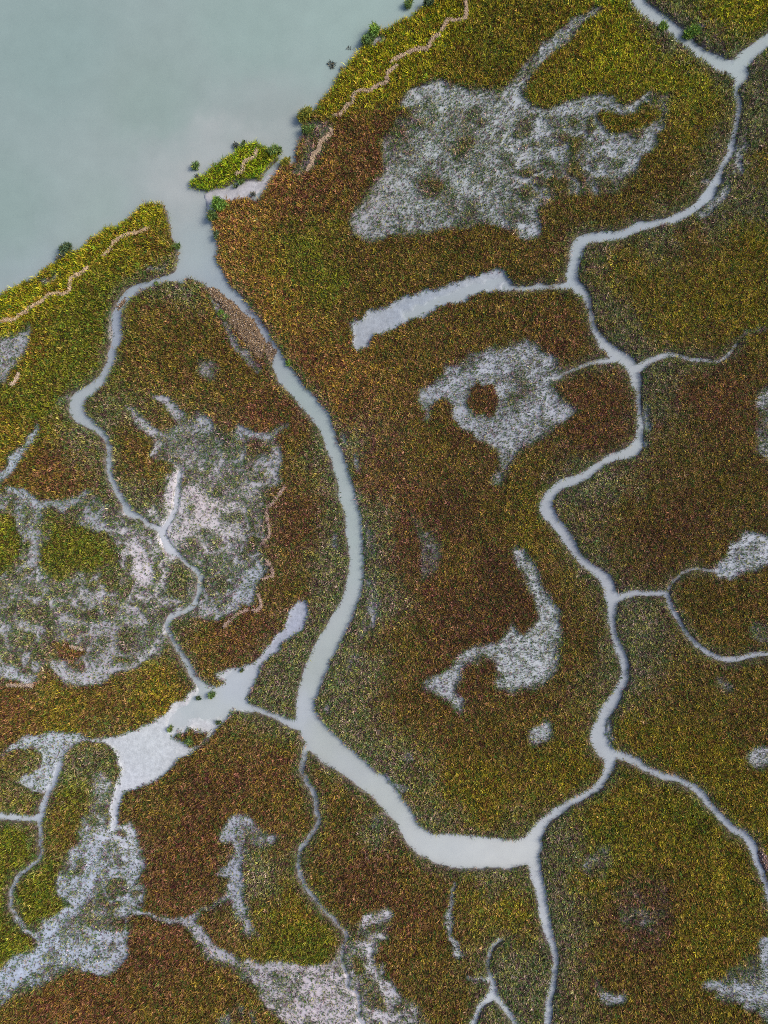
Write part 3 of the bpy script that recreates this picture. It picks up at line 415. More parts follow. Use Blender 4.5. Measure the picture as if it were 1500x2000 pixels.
# ------------------------------------------------------------------ mesh helpers
SC = bpy.context.scene
COL = SC.collection
def make_mesh(name, verts, faces_flat, loop_tot, material, tone=None, smooth=False):
    me = bpy.data.meshes.new(name)
    verts = np.asarray(verts, np.float32); faces_flat = np.asarray(faces_flat, np.int32); loop_tot = np.asarray(loop_tot, np.int32)
    me.vertices.add(len(verts)); me.vertices.foreach_set('co', verts.ravel())
    me.loops.add(len(faces_flat)); me.loops.foreach_set('vertex_index', faces_flat)
    me.polygons.add(len(loop_tot))
    st = np.zeros(len(loop_tot), np.int32); st[1:] = np.cumsum(loop_tot)[:-1]
    me.polygons.foreach_set('loop_start', st); me.polygons.foreach_set('loop_total', loop_tot)
    if smooth: me.polygons.foreach_set('use_smooth', np.ones(len(loop_tot), bool))
    if tone is not None:
        at = me.attributes.new('tone', 'FLOAT_COLOR', 'POINT')
        c = np.ones((len(verts), 4), np.float32); c[:, :3] = tone
        at.data.foreach_set('color', c.ravel())
    me.materials.append(material)
    me.update(calc_edges=True)
    return me

def link(name, me, parent=None, loc=(0, 0, 0), **props):
    o = bpy.data.objects.new(name, me); COL.objects.link(o); o.location = loc
    if parent is not None: o.parent = parent
    for k, v in props.items(): o[k] = v
    return o

def grid_mesh(name, Z, tone, material, keep=None, far=True):
    X = wx(MX).copy(); Y = wy(MY).copy()
    if far:                                              # outermost rows run out to the horizon
        for arr, ax in ((X, 'x'), (Y, 'y')):
            pass
        X[:, 0] -= 1500; X[:, -1] += 1500; Y[0, :] += 1500; Y[-1, :] -= 1500
    idx = np.arange(NX * NY).reshape(NY, NX)
    a = idx[1:, :-1]; b = idx[1:, 1:]; c = idx[:-1, 1:]; d = idx[:-1, :-1]
    q = np.stack([a, b, c, d], -1).reshape(-1, 4)
    if keep is not None: q = q[keep.ravel()]
    used, inv = np.unique(q, return_inverse=True)
    V = np.stack([X, Y, Z], -1).reshape(-1, 3)[used]
    T = tone.reshape(-1, 3)[used]
    return make_mesh(name, V, inv.ravel(), np.full(len(q), 4), material, T, True)

# ------------------------------------------------------------------ ground and water
link('ground', grid_mesh('ground', H, ground_rgb, M_MUD), kind='structure', label='pale grey tidal mud flats under the marsh grass')
def cellmin(F): return np.minimum.reduce([F[:-1, :-1], F[1:, :-1], F[:-1, 1:], F[1:, 1:]])
wetcell = cellmin(H) < ZW + .01
owner_names = ['estuary'] + list(CREEKS.keys())
stack = np.stack([cellmin(F_EST)] + [cellmin(F_CR[k]) for k in CREEKS])
stack[1] = np.where(stack[0] < -2, 50, stack[1])
owner = np.argmin(stack, 0)
owner[cellmin(F_SW) < 0] = np.where(owner[cellmin(F_SW) < 0] == 0, 8, owner[cellmin(F_SW) < 0])
WLAB = {'estuary': ('water', 'wide silty grey-green estuary in the upper corner'), 'main': ('water', 'widest milky creek winding down the middle of the marsh'),
        'east': ('water', 'long narrow creek zigzagging between the eastern marshes'), 'side': ('water', 'short thin creek curling off to the right'),
        'fork': ('water', 'thin forked creek bending to the right edge'), 'southeast': ('water', 'narrow creek running to the lower right edge'),
        'south': ('water', 'straight narrow creek running down to the bottom edge'), 'west': ('water', 'narrow crooked creek on the west side of the marsh'),
        'link': ('water', 'short channel joining the white flat to the main creek'), 'southern': ('water', 'thin winding creek running down from the main creek'),
        'southwest': ('water', 'pale narrow channels at the lower left edge')}
ZWg = np.full(MX.shape, ZW)
for k, nm in enumerate(owner_names):
    keep = wetcell & (owner == k)
    if keep.sum() == 0: continue
    link(WLAB[nm][0], grid_mesh('water', ZWg, water_rgb, M_WATER, keep, far=True), kind='structure', label=WLAB[nm][1])

# ------------------------------------------------------------------ grass
def blades(x, y, z, n, length, width, tilt, tone, tip=None, rng=RNG):
    """n leaf blades at every root; returns verts, faces, tones. A blade rises, bends at its middle and droops."""
    m = len(x) * n
    X = np.repeat(x, n); Y = np.repeat(y, n); Z = np.repeat(z, n)
    Ln = np.repeat(length, n) * rng.uniform(.6, 1.25, m)
    az = rng.uniform(0, 2 * np.pi, m)
    t1 = np.clip(np.repeat(tilt, n) * rng.uniform(.35, 1.25, m), .05, 1.35); t2 = np.clip(t1 + rng.uniform(.25, .9, m), 0, 1.75)
    ca, sa = np.cos(az), np.sin(az)
    W = np.repeat(width, n) * rng.uniform(.7, 1.3, m)
    r0 = rng.uniform(0, .05, m)
    bx = X + ca * r0; by = Y + sa * r0
    mx = bx + ca * np.sin(t1) * Ln * .55; my = by + sa * np.sin(t1) * Ln * .55; mz = Z + np.cos(t1) * Ln * .55
    tx = mx + ca * np.sin(t2) * Ln * .45; ty = my + sa * np.sin(t2) * Ln * .45; tz = mz + np.cos(t2) * Ln * .45
    rl = rng.uniform(-.5, .5, m)                                   # blade roll
    sx, sy = -sa * W * .5, ca * W * .5
    V = np.empty((m, 4, 3), np.float32)
    V[:, 0] = np.stack([bx, by, Z - .03], -1)
    V[:, 1] = np.stack([mx - sx, my - sy, mz + rl * W], -1)
    V[:, 2] = np.stack([mx + sx, my + sy, mz - rl * W], -1)
    V[:, 3] = np.stack([tx, ty, tz], -1)
    base = (np.arange(m) * 4)[:, None]
    Fc = np.concatenate([base + np.array([0, 2, 1]), base + np.array([1, 2, 3])], 1).ravel()
    T = np.repeat(tone, n, 0) * rng.uniform(.72, 1.28, (m, 1))
    Tv = np.repeat(T[:, None, :], 4, 1)
    return V.reshape(-1, 3), Fc, np.clip(Tv.reshape(-1, 3), 0, .8)

# jittered lattice of roots over the plan
SP = 2.45
gx = np.arange(-130, 1630, SP); gy = np.arange(-130, 2130, SP)
px, py = np.meshgrid(gx, gy); px = px.ravel(); py = py.ravel()
px = px + RNG.uniform(-.62, .62, px.size) * SP; py = py + RNG.uniform(-.62, .62, py.size) * SP
cv = sample(cover, px, py); fw = sample(F_WET, px, py); spw = sample(spitw, px, py)
clump = fbm(px, py, 7.0, 61, 2)
p_keep = sstep(.035, .12, cv) * np.where(cv > .86, 1.0, np.clip(cv * 1.25 + .03 * np.minimum(1, cv * 6) + (clump - .5) * .95 * np.minimum(1, cv * 3.2), 0, 1))
keep = (RNG.random(px.size) < p_keep) & (fw > RNG.uniform(-3.0, 2.0, px.size)) & (spw < .4)
OYSTERS = {
 'long': [(415, 558), (433, 569), (457, 590), (471, 606), (479, 612), (495, 623), (505, 641), (513, 658), (522, 662), (518, 675), (517, 690), (514, 704), (502, 700), (489, 684), (476, 668), (463, 650), (447, 633), (440, 618), (431, 602), (419, 588), (409, 575), (407, 563)],
 'lump': [(519, 669), (527, 667), (532, 676), (539, 683), (541, 692), (534, 700), (528, 710), (522, 706), (519, 692)],
 'small': [(250, 575), (247, 587), (240, 596), (231, 606), (222, 609), (225, 599), (235, 586), (243, 577)],
 'edge': [(1482, 1658), (1494, 1664), (1503, 1685), (1501, 1702), (1492, 1697), (1484, 1680)]}
for p in OYSTERS.values(): keep &= ~in_poly(p, px, py)
WRACK = [
 ('north', 3.6, [(908, -40), (908, 0), (911, 20), (908, 38), (898, 41), (886, 43), (874, 42), (868, 52), (861, 63)], 'tan straw driftline at the top edge, uppermost on the north shore'),
 ('north', 3.4, [(858, 70), (846, 76), (838, 92), (832, 98), (812, 99), (796, 106), (784, 112), (772, 118), (764, 125)], 'broad tan straw driftline above the grey pan, second from the top edge'),
 ('north', 3.0, [(775, 130), (764, 138), (756, 148), (755, 162), (740, 168), (730, 174), (720, 179), (704, 179), (694, 184), (689, 194), (688, 202), (678, 208), (672, 218), (662, 226), (650, 228)], 'long thin zigzag straw driftline along the yellow shore grass'),
 ('north', 4.4, [(644, 252), (648, 260), (638, 270), (625, 280), (622, 296), (612, 305), (609, 320), (600, 334)], 'pinkish broken straw driftline beside the two olive shore clumps'),
 ('islet', 2.6, [(502, 294), (496, 308), (481, 316), (475, 325), (474, 337), (461, 341)], 'small bent strip of straw across the bright green islet'),
 ('bank', 2.2, [(290, 446), (274, 454), (252, 459), (238, 464), (222, 476), (216, 488), (200, 504)], 'faint upper strip of straw on the western bank near the creek mouth'),
 ('bank', 2.8, [(172, 524), (160, 534), (144, 542), (138, 554), (138, 566), (126, 575), (108, 574), (92, 580), (86, 588), (60, 602), (54, 609), (40, 616), (32, 624), (12, 626), (0, 631), (-70, 655)], 'long bold tan straw driftline along the western bank to the left edge'),
 ('pan', 3.2, [(38, 731), (34, 742), (27, 750), (21, 752)], 'short curl of tan straw below the pale pan at the left edge'),
 ('inner', 1.8, [(556, 951), (545, 967), (533, 982), (521, 996), (524, 1023), (527, 1043), (514, 1061)], 'thin pink straw line east of the grey pan, uppermost of four'),
 ('inner', 2.0, [(522, 1094), (532, 1112), (533, 1124), (523, 1128), (512, 1131)], 'hooked pink straw strip east of the grey pan, second of four'),
 ('inner', 2.6, [(505, 1160), (511, 1183), (501, 1192), (493, 1190)], 'small pink straw curl at the lower tip of the grey pan'),
 ('inner', 2.0, [(484, 1191), (467, 1197), (452, 1210), (446, 1215), (437, 1224)], 'straight pinkish straw strip along the top of the brown lobe'),
 ('west', 2.2, [(140, 1262), (152, 1265), (164, 1268)], 'short grey-brown straw scrap on the small brown grass patch'),
 ('west', 2.0, [(16, 1337), (40, 1337), (67, 1338)], 'straight straw strip where brown grass begins at the left edge'),
]
for _, hw, L, _l in WRACK:
    P = smooth_line(L, 3)
    for a, b in zip(P[:-1], P[1:]):
        t = np.clip(((px - a[0]) * (b - a)[0] + (py - a[1]) * (b - a)[1]) / (((b - a) ** 2).sum() + 1e-9), 0, 1)
        keep &= np.hypot(px - a[0] - t * (b - a)[0], py - a[1] - t * (b - a)[1]) > hw * .95
px, py, cv, fw = px[keep], py[keep], cv[keep], fw[keep]

# hue of each root
qx = px + (fbm(px, py, 45, 71, 3) - .5) * 60 + RNG.normal(0, 14, px.size); qy = py + (fbm(px, py, 45, 72, 3) - .5) * 60 + RNG.normal(0, 14, px.size)
hp = [(u, v, LEAF[k]) for k, L in HUES.items() for (u, v) in L if k != 'L']
tone = np.empty((len(px), 3))
for s in range(0, len(px), 20000):
    tone[s:s + 20000] = shepard(hp, qx[s:s + 20000], qy[s:s + 20000], 3.8, 24)
on_islet = sample(F_ISL, px, py) < 4
tone[on_islet] = LEAF['L']
fr = sample(fringe, px, py)[:, None] * .55
tone = tone * (1 - fr) + fr * np.array((.150, .150, .072))
thin = sstep(.93, .55, cv)[:, None]
tone = tone * (1 - .72 * thin) + .72 * thin * np.array((.195, .208, .130))
patch = fbm(px, py, 26, 73, 3)[:, None]
tone = tone * (.72 + .56 * patch)
# every tuft has its own colour: fresh green, straw yellow, tan seed heads, maroon dying leaves
kind = RNG.random(len(px)); f = np.ones((len(px), 3))
f[kind < .26] = (1.42, 1.40, .9); f[(kind >= .26) & (kind < .46)] = (.50, .80, .8); f[(kind >= .46) & (kind < .62)] = (1.75, 1.25, 2.4)
f[(kind >= .62) & (kind < .82)] = (.62, .34, .9); f[kind >= .94] = (1.6, 1.5, 1.9)
tone = tone * f * np.exp(RNG.normal(0, .31, (len(px), 1)))
green = RNG.random(len(px)) < (.06 + .26 * thin[:, 0] + .2 * fr[:, 0])
tone[green] = np.array((.062, .120, .022)) * RNG.uniform(.6, 1.5, (green.sum(), 1))

zr = sample(H, px, py)
full = sstep(.4, .85, cv)
length = (.19 + .20 * full) * np.exp(RNG.normal(0, .28, len(px)))
brim = sstep(9, 1, fw)                                         # needle-like leaves hanging over the banks
length *= 1 + .25 * brim * RNG.uniform(0, 1, len(px))
length *= .82 + .36 * fbm(px, py, 18, 75, 2)
width = (.042 + .014 * full) * (1 - .35 * brim)
tilt = .40 + (1 - full) * .15 + .25 * brim

STANDS = [
 ('islet', 'bright lime cordgrass on the small islet in the estuary', [(340, 250), (560, 250), (560, 312), (525, 345), (500, 362), (440, 368), (340, 400)]),
 ('nw', 'olive cordgrass on the western bank between estuary and crooked creek', [(-300, 600), (120, 470), (345, 370), (360, 520), (345, 538), (290, 553), (238, 590), (229, 650), (206, 728), (155, 775), (140, 800), (80, 832), (20, 912), (-300, 1000)]),
 ('w', 'patchy green and brown grass on the western marsh between crooked creek and white flat', [(140, 800), (157, 813), (204, 850), (213, 915), (240, 977), (303, 1033), (330, 1073), (390, 1133), (377, 1183), (327, 1215), (353, 1277), (403, 1362), (300, 1420), (150, 1436), (40, 1450), (-300, 1540), (-300, 1000), (20, 912), (80, 832)]),
 ('tri', 'brown cordgrass ringing a grey pan between crooked creek and main creek', [(345, 540), (405, 545), (440, 560), (528, 668), (552, 722), (605, 787), (659, 893), (692, 1040), (678, 1185), (600, 1355), (597, 1415), (543, 1400), (490, 1387), (450, 1340), (403, 1362), (353, 1277), (327, 1215), (377, 1183), (390, 1133), (330, 1073), (303, 1033), (240, 977), (213, 915), (204, 850), (157, 813), (140, 800), (155, 775), (206, 728), (229, 650), (238, 590), (290, 553)]),
 ('ne', 'yellow-olive cordgrass in the top right corner between two creek arms', [(1250, 0), (1292, 38), (1335, 72), (1388, 112), (1440, 135), (1480, 92), (1505, 74), (1800, -130), (1800, -300), (1130, -300)]),
 ('e1', 'olive-gold cordgrass on the right edge above the short thin creek', [(1440, 135), (1480, 92), (1505, 74), (1800, -130), (1800, 560), (1497, 637), (1437, 675), (1407, 702), (1343, 697), (1293, 695), (1243, 716), (1212, 696), (1172, 660), (1154, 605), (1128, 560), (1120, 515), (1136, 471), (1227, 452), (1320, 428), (1387, 375), (1430, 283), (1445, 213), (1438, 173)]),
 ('e2', 'brown cordgrass on the right edge between short thin creek and forked creek', [(1243, 716), (1293, 695), (1343, 697), (1407, 702), (1437, 675), (1497, 637), (1800, 560), (1800, 1060), (1403, 1115), (1337, 1118), (1307, 1150), (1303, 1163), (1250, 1158), (1196, 1170), (1187, 1138), (1129, 1083), (1072, 1000), (1070, 978), (1110, 940), (1190, 898), (1240, 878), (1252, 825), (1245, 765)]),
 ('e3', 'small brown lobe of grass inside the bend of the forked creek', [(1303, 1163), (1307, 1150), (1337, 1118), (1403, 1115), (1800, 1060), (1800, 1268), (1500, 1278), (1417, 1288), (1357, 1253), (1323, 1207)]),
 ('e4', 'brown-olive cordgrass below the forked creek on the right edge', [(1196, 1170), (1250, 1158), (1303, 1163), (1323, 1207), (1357, 1253), (1417, 1288), (1500, 1278), (1800, 1268), (1800, 2300), (1560, 2300), (1525, 1850), (1480, 1680), (1457, 1633), (1370, 1550), (1290, 1513), (1193, 1476), (1169, 1436), (1209, 1350), (1221, 1303), (1198, 1220)]),
 ('se', 'large olive stand of cordgrass filling the lower right corner', [(1193, 1476), (1290, 1513), (1370, 1550), (1457, 1633), (1480, 1680), (1525, 1850), (1560, 2300), (1060, 2300), (1072, 1983), (1087, 1887), (1062, 1767), (1035, 1665), (1080, 1594), (1167, 1537)]),
 ('s', 'dark brown cordgrass below the main creek, around a pale Y-shaped channel', [(600, 1440), (680, 1490), (785, 1592), (840, 1653), (920, 1665), (1035, 1665), (1062, 1767), (1087, 1887), (1072, 1983), (1060, 2300), (707, 2300), (700, 1980), (680, 1910), (667, 1873), (675, 1830), (633, 1780), (587, 1707), (590, 1657), (622, 1593), (590, 1507)]),
 ('sc', 'brown cordgrass between the white flat and the thin winding creek', [(597, 1415), (600, 1440), (590, 1507), (622, 1593), (590, 1657), (587, 1707), (633, 1780), (675, 1830), (667, 1873), (600, 1890), (497, 1880), (433, 1863), (377, 1810), (333, 1790), (267, 1783), (277, 1697), (270, 1640), (240, 1612), (225, 1600), (228, 1540), (232, 1480), (300, 1450), (420, 1385), (490, 1387), (543, 1400)]),
 ('bottom', 'reddish brown grass along the bottom edge below thin white strands', [(267, 1783), (333, 1790), (377, 1810), (433, 1863), (497, 1880), (600, 1890), (667, 1873), (680, 1910), (700, 1980), (707, 2300), (-300, 2300), (-300, 2010), (0, 1965), (110, 1910), (185, 1900), (245, 1850)]),
 ('sw', 'mixed green grass and streaked mud beside the white flat at lower left', [(232, 1480), (228, 1540), (225, 1600), (240, 1612), (270, 1640), (277, 1697), (267, 1783), (245, 1850), (185, 1900), (110, 1910), (0, 1965), (-300, 2010), (-300, 1880), (0, 1872), (50, 1835), (22, 1763), (43, 1703), (80, 1670), (78, 1597), (103, 1533), (118, 1490), (170, 1440)]),
 ('wa', 'small dark grass patch at the left edge under the white flat', [(118, 1490), (103, 1533), (78, 1597), (0, 1597), (-300, 1590), (-300, 1540), (40, 1450), (150, 1436), (170, 1440)]),
 ('wb', 'olive grass at the lower left edge beneath the straight pale channel', [(78, 1597), (80, 1670), (43, 1703), (22, 1763), (50, 1835), (0, 1872), (-300, 1880), (-300, 1590), (0, 1597)]),
]
sid = np.full(len(px), -1)
for k, (_n, _l, poly) in enumerate(STANDS):
    ins = in_poly(poly, px, py) & (sid < 0); sid[ins] = k
CENTRAL = len(STANDS); sid[sid < 0] = CENTRAL
STAND_LABELS = [s[1] for s in STANDS] + ['largest stand of brown cordgrass, between main creek and zigzag creek, holding grey pans']
NB = 6
for k in range(CENTRAL + 1):
    s = sid == k
    if s.sum() < 20: continue
    V, Fc, T = blades(wx(px[s]), wy(py[s]), zr[s], NB, length[s], width[s], tilt[s], tone[s])
    me = make_mesh('marsh_grass', V, Fc, np.full(len(Fc) // 3, 3), M_GRASS, T)
    link('marsh_grass', me, kind='stuff', label=STAND_LABELS[k], category='marsh grass')

# ------------------------------------------------------------------ driftlines of dead reed
def straws(x, y, z, L, wid, tone, rng):
    m = len(x); az = rng.uniform(0, np.pi, m); ca, sa = np.cos(az), np.sin(az)
    dz = rng.uniform(-.04, .06, m)
    V = np.empty((m, 4, 3), np.float32); hx, hy = ca * L / 2, sa * L / 2; ox, oy = -sa * wid / 2, ca * wid / 2
    V[:, 0] = np.stack([x - hx - ox, y - hy - oy, z - dz], -1); V[:, 1] = np.stack([x + hx - ox, y + hy - oy, z + dz], -1)
    V[:, 2] = np.stack([x + hx + ox, y + hy + oy, z + dz + .012], -1); V[:, 3] = np.stack([x - hx + ox, y - hy + oy, z - dz + .012], -1)
    Fc = (np.arange(m)[:, None] * 4 + np.array([0, 1, 2, 3])).ravel()
    return V.reshape(-1, 3), Fc, np.repeat(tone, 4, 0)

STRAW_TONE = {'north': (.34, .245, .165), 'islet': (.38, .28, .18), 'bank': (.40, .285, .175), 'pan': (.40, .30, .21), 'inner': (.30, .21, .17), 'west': (.34, .26, .20)}
for kx, (zone, hw, L, lab) in enumerate(WRACK):
    rng = np.random.default_rng(500 + kx)
    P = smooth_line(np.array(L, float), 5)
    seg = np.r_[0, np.cumsum(np.hypot(*np.diff(P, axis=0).T))]
    n = max(8, int(seg[-1] / 1.6)); t = np.linspace(0, seg[-1], n)
    cx = np.interp(t, seg, P[:, 0]); cy = np.interp(t, seg, P[:, 1])
    dx = np.gradient(cx); dy = np.gradient(cy); l = np.hypot(dx, dy) + 1e-9; nx_, ny_ = -dy / l, dx / l
    wv = .50 * hw * np.clip(-.1 + 1.7 * fbm(t, t * 0 + kx * 31.7, 10, 81, 3), .05, 1.5) * np.minimum(1, np.minimum(np.arange(n) + .6, n - np.arange(n) - .4) / 4)
    K = 7; a = np.linspace(-1, 1, K)
    ox = wx(P[:, 0].mean()); oy = wy(P[:, 1].mean())
    off = a[None, :] * wv[:, None] + rng.normal(0, .35, (n, K))
    mx = cx[:, None] + nx_[:, None] * off; my = cy[:, None] + ny_[:, None] * off
    gz = sample(H, mx.ravel(), my.ravel()).reshape(n, K)
    crest = np.sqrt(np.clip(1 - a ** 2, 0, 1))[None, :] * (.14 + .14 * rng.random((n, K))) - .03 + gz
    V = np.stack([wx(mx) - ox, wy(my) - oy, crest], -1).reshape(-1, 3)
    idx = np.arange(n * K).reshape(n, K)
    q = np.stack([idx[:-1, :-1], idx[1:, :-1], idx[1:, 1:], idx[:-1, 1:]], -1).reshape(-1)
    base = np.array(STRAW_TONE[zone])
    T = base * rng.uniform(.72, 1.2, (n * K, 1))
    mat_me = make_mesh('driftline', V, q, np.full(len(q) // 4, 4), M_STRAW, T, True)
    mo = link('driftline', mat_me, None, (ox, oy, 0), label=lab, category='driftline', kind='thing', group='driftlines of dead straw along the marsh')
    m = int(seg[-1] * hw * 1.7)
    ti = rng.uniform(0, n - 1, m); i0 = ti.astype(int)
    oo = rng.normal(0, .62, m) * wv[i0]
    sx = cx[i0] + nx_[i0] * oo + rng.normal(0, 1.1, m); sy = cy[i0] + ny_[i0] * oo + rng.normal(0, 1.1, m)
    inside = np.clip(1 - np.abs(oo) / np.maximum(wv[i0], .3), 0, 1)
    sz = sample(H, sx, sy) + .06 + .10 * np.sqrt(inside) + rng.uniform(0, .22, m)
    V2, F2, T2 = straws(wx(sx) - ox, wy(sy) - oy, sz, rng.uniform(.2, .55, m), rng.uniform(.025, .055, m), base * rng.uniform(.65, 1.5, (m, 1)) * np.array((1, 1, 1)), rng)
    link('loose_straw', make_mesh('loose_straw', V2, F2, np.full(m, 4), M_STRAW, T2), mo, kind='stuff')

# ------------------------------------------------------------------ oyster beds
OLAB = {'long': 'long brown oyster bed on the muddy side of the main creek', 'lump': 'small brown oyster lump in the shallows below the long bed',
        'small': 'little oyster patch in the bend of the crooked western creek', 'edge': 'speckled pinkish oyster patch beside the creek at the right edge'}
OT = {'long': (.21, .14, .085), 'lump': (.19, .13, .09), 'small': (.20, .13, .08), 'edge': (.26, .16, .15)}
for kx, (nm, poly) in enumerate(OYSTERS.items()):
    rng = np.random.default_rng(900 + kx)
    P = np.array(poly, float); x0, y0 = P.min(0) - 6; x1, y1 = P.max(0) + 6
    st = 1.2
    ax = np.arange(x0, x1, st); ay = np.arange(y0, y1, st); bx, by = np.meshgrid(ax, ay)
    # distance to the outline of the bed
    d2 = np.full(bx.shape, 1e9)
    jx = bx + (fbm(bx, by, 7, 91) - .5) * 7; jy = by + (fbm(bx, by, 7, 92) - .5) * 7
    for a, b in zip(P, np.roll(P, -1, 0)):
        e = b - a; t = np.clip(((jx - a[0]) * e[0] + (jy - a[1]) * e[1]) / (e @ e + 1e-9), 0, 1)
        d2 = np.minimum(d2, (jx - a[0] - t * e[0]) ** 2 + (jy - a[1] - t * e[1]) ** 2)
    ins = in_poly(P, jx.ravel(), jy.ravel()).reshape(bx.shape)
    dd = np.sqrt(d2) * np.where(ins, 1, -1)
    prof = sstep(-2.0, 5.0, dd)
    gz = np.maximum(sample(H, bx.ravel(), by.ravel()).reshape(bx.shape), ZW - .15)
    gap = fbm(bx, by, 11, 93, 3)
    zz = gz - .10 + prof * (.16 + .34 * (gap - .28)) + prof * .10 * rng.random(bx.shape)
    keepc = cellk = (dd[:-1, :-1] > -3) & (dd[1:, 1:] > -3) & (dd[1:, :-1] > -3) & (dd[:-1, 1:] > -3)
    ox, oy = wx(P[:, 0].mean()), wy(P[:, 1].mean())
    idx = np.arange(bx.size).reshape(bx.shape)
    q = np.stack([idx[1:, :-1], idx[1:, 1:], idx[:-1, 1:], idx[:-1, :-1]], -1)[keepc]
    used, inv = np.unique(q, return_inverse=True)
    V = np.stack([wx(bx) - ox, wy(by) - oy, zz], -1).reshape(-1, 3)[used]
    base = np.array(OT[nm]); T = (base * .8 * (.55 + .9 * gap.ravel()[:, None]) * rng.uniform(.6, 1.4, (bx.size, 1)))[used]
    ob = link('oyster_bed', make_mesh('oyster_bed', V, inv.ravel(), np.full(len(q), 4), M_SHELL, T), None, (ox, oy, 0), label=OLAB[nm], category='oyster bed', kind='thing', group='oyster beds in the creeks')
    cand = np.argwhere((dd > -1.0) & (gap > .36)); m = min(len(cand) * 2, 9000)
    pick = cand[rng.integers(0, len(cand), m)]
    sx = bx[pick[:, 0], pick[:, 1]] + rng.uniform(-.8, .8, m); sy = by[pick[:, 0], pick[:, 1]] + rng.uniform(-.8, .8, m); sz = zz[pick[:, 0], pick[:, 1]]
    cl = base * np.exp(rng.normal(0, .45, (m, 1)))
    pale = rng.random(m) < .10; cl[pale] = np.array((.50, .44, .38)) * rng.uniform(.7, 1.3, (pale.sum(), 1))
    gold = rng.random(m) < .12; cl[gold] = np.array((.34, .23, .09))
    V2, F2, T2 = blades(wx(sx) - ox, wy(sy) - oy, sz, 1, np.full(m, .17), np.full(m, .085), np.full(m, .8), cl, rng=rng)
    link('shells', make_mesh('shells', V2, F2, np.full(len(F2) // 3, 3), M_SHELL, T2), ob, kind='stuff')

# ------------------------------------------------------------------ single clumps on the shores
# (u, v, radius, height m, hue, leaf count, label)
CG = {'bright': (.100, .185, .034), 'green': (.085, .140, .042), 'dark': (.060, .095, .046), 'olive': (.150, .165, .030), 'drowned': (.085, .105, .095)}
CLUMPS = [
 (731, 64, 11, 1.5, 'bright', 620, 'bright green bush standing out from the north shore grass'),
 (718, 81, 11, 1.1, 'green', 460, 'mid green clump directly below the bright bush on the north shore'),
 (797, 8, 9, 1.1, 'green', 260, 'ragged green clump standing in water at the top edge'),
 (838, 8, 9, 1.1, 'dark', 260, 'dark green clump at the shore beside the ragged water clump'),
 (597, 226, 12, 1.4, 'olive', 620, 'round olive-green bush on the shore above a green clump'),
 (601, 255, 9, 1.1, 'green', 360, 'green clump just below the round olive bush'),
 (381, 325, 8, 1.0, 'green', 170, 'small leafy green clump in water off the islet tip'),
 (383, 341, 4, .6, 'drowned', 50, 'tiny half-drowned sprig beside the leafy islet-tip clump'),
 (538, 297, 10, 1.2, 'green', 330, 'upright green clump on the eastern end of the islet'),
 (476, 283, 6, .9, 'dark', 120, 'dark green clump on the north edge of the islet'),
 (462, 281, 7, .7, 'drowned', 90, 'sparse drowned stems in water north of the islet'),
 (471, 357, 5, .8, 'green', 110, 'little green clump on mud under the islet'),
 (459, 364, 4, .6, 'dark', 60, 'tiny dark tuft on mud left of the little islet clump'),
 (131, 487, 12, 1.3, 'dark', 480, 'round dark green bush on the western bank shore'),
 (122, 501, 7, .8, 'drowned', 110, 'low dusky tuft at the foot of the dark western bush'),
 (430, 402, 13, 1.4, 'bright', 640, 'bright green bush on the pale mud spit'),
 (416, 424, 9, 1.2, 'green', 340, 'deep green clump at water below the mud spit bush'),
 (423, 462, 7, .9, 'dark', 120, 'thin grey-green clump on the east side of the creek mouth'),
 (348, 482, 7, .9, 'green', 150, 'small green clump on the west side of the creek mouth'),
 (558, 318, 9, 1.1, 'olive', 300, 'olive clump at the head of the islet channel'),
 (495, 379, 5, .6, 'drowned', 70, 'sparse dusky sprigs in the islet channel'),
 (683, 91, 5, .25, 'drowned', 34, 'single dark drowned sprig in open water'),
 (650, 124, 9, .30, 'drowned', 70, 'scattered drowned sprigs off the yellow north shore'),
 (668, 131, 4, .5, 'drowned', 50, 'dusky tuft at the water edge near the scattered sprigs'),
 (1348, 66, 12, 1.1, 'bright', 420, 'bright green clump on the top right creek bank corner'),
 (1294, 54, 9, 1.0, 'bright', 280, 'bright green strip of leaves across the creek from the corner clump'),
 (564, 709, 5, .8, 'bright', 110, 'lone bright sprout on the main creek bank beyond the oyster bed'),
 (432, 612, 5, .7, 'bright', 120, 'vivid green sprout on the inner edge of the long oyster bed'),
 (443, 621, 5, .7, 'green', 90, 'green sprout just below the vivid one by the oyster bed'),
 (307, 554, 5, .7, 'green', 80, 'small green sprig standing in the crooked western creek'),
 (413, 1356, 7, .9, 'green', 150, 'green clump standing in the white flat at the creek junction'),
 (388, 1364, 5, .7, 'dark', 80, 'dark tuft in the flat beside the junction clump'),
 (331, 1424, 6, .8, 'green', 110, 'small green tuft alone on the white flat'),
 (370, 1446, 8, .8, 'green', 200, 'widest green clump at the lower side of the white flat'),
 (427, 1411, 5, .6, 'dark', 80, 'dark tuft at the lower shore of the white flat'),
 (472, 1309, 4, .6, 'dark', 60, 'tiny dark tuft at the top shore of the white flat'),
]
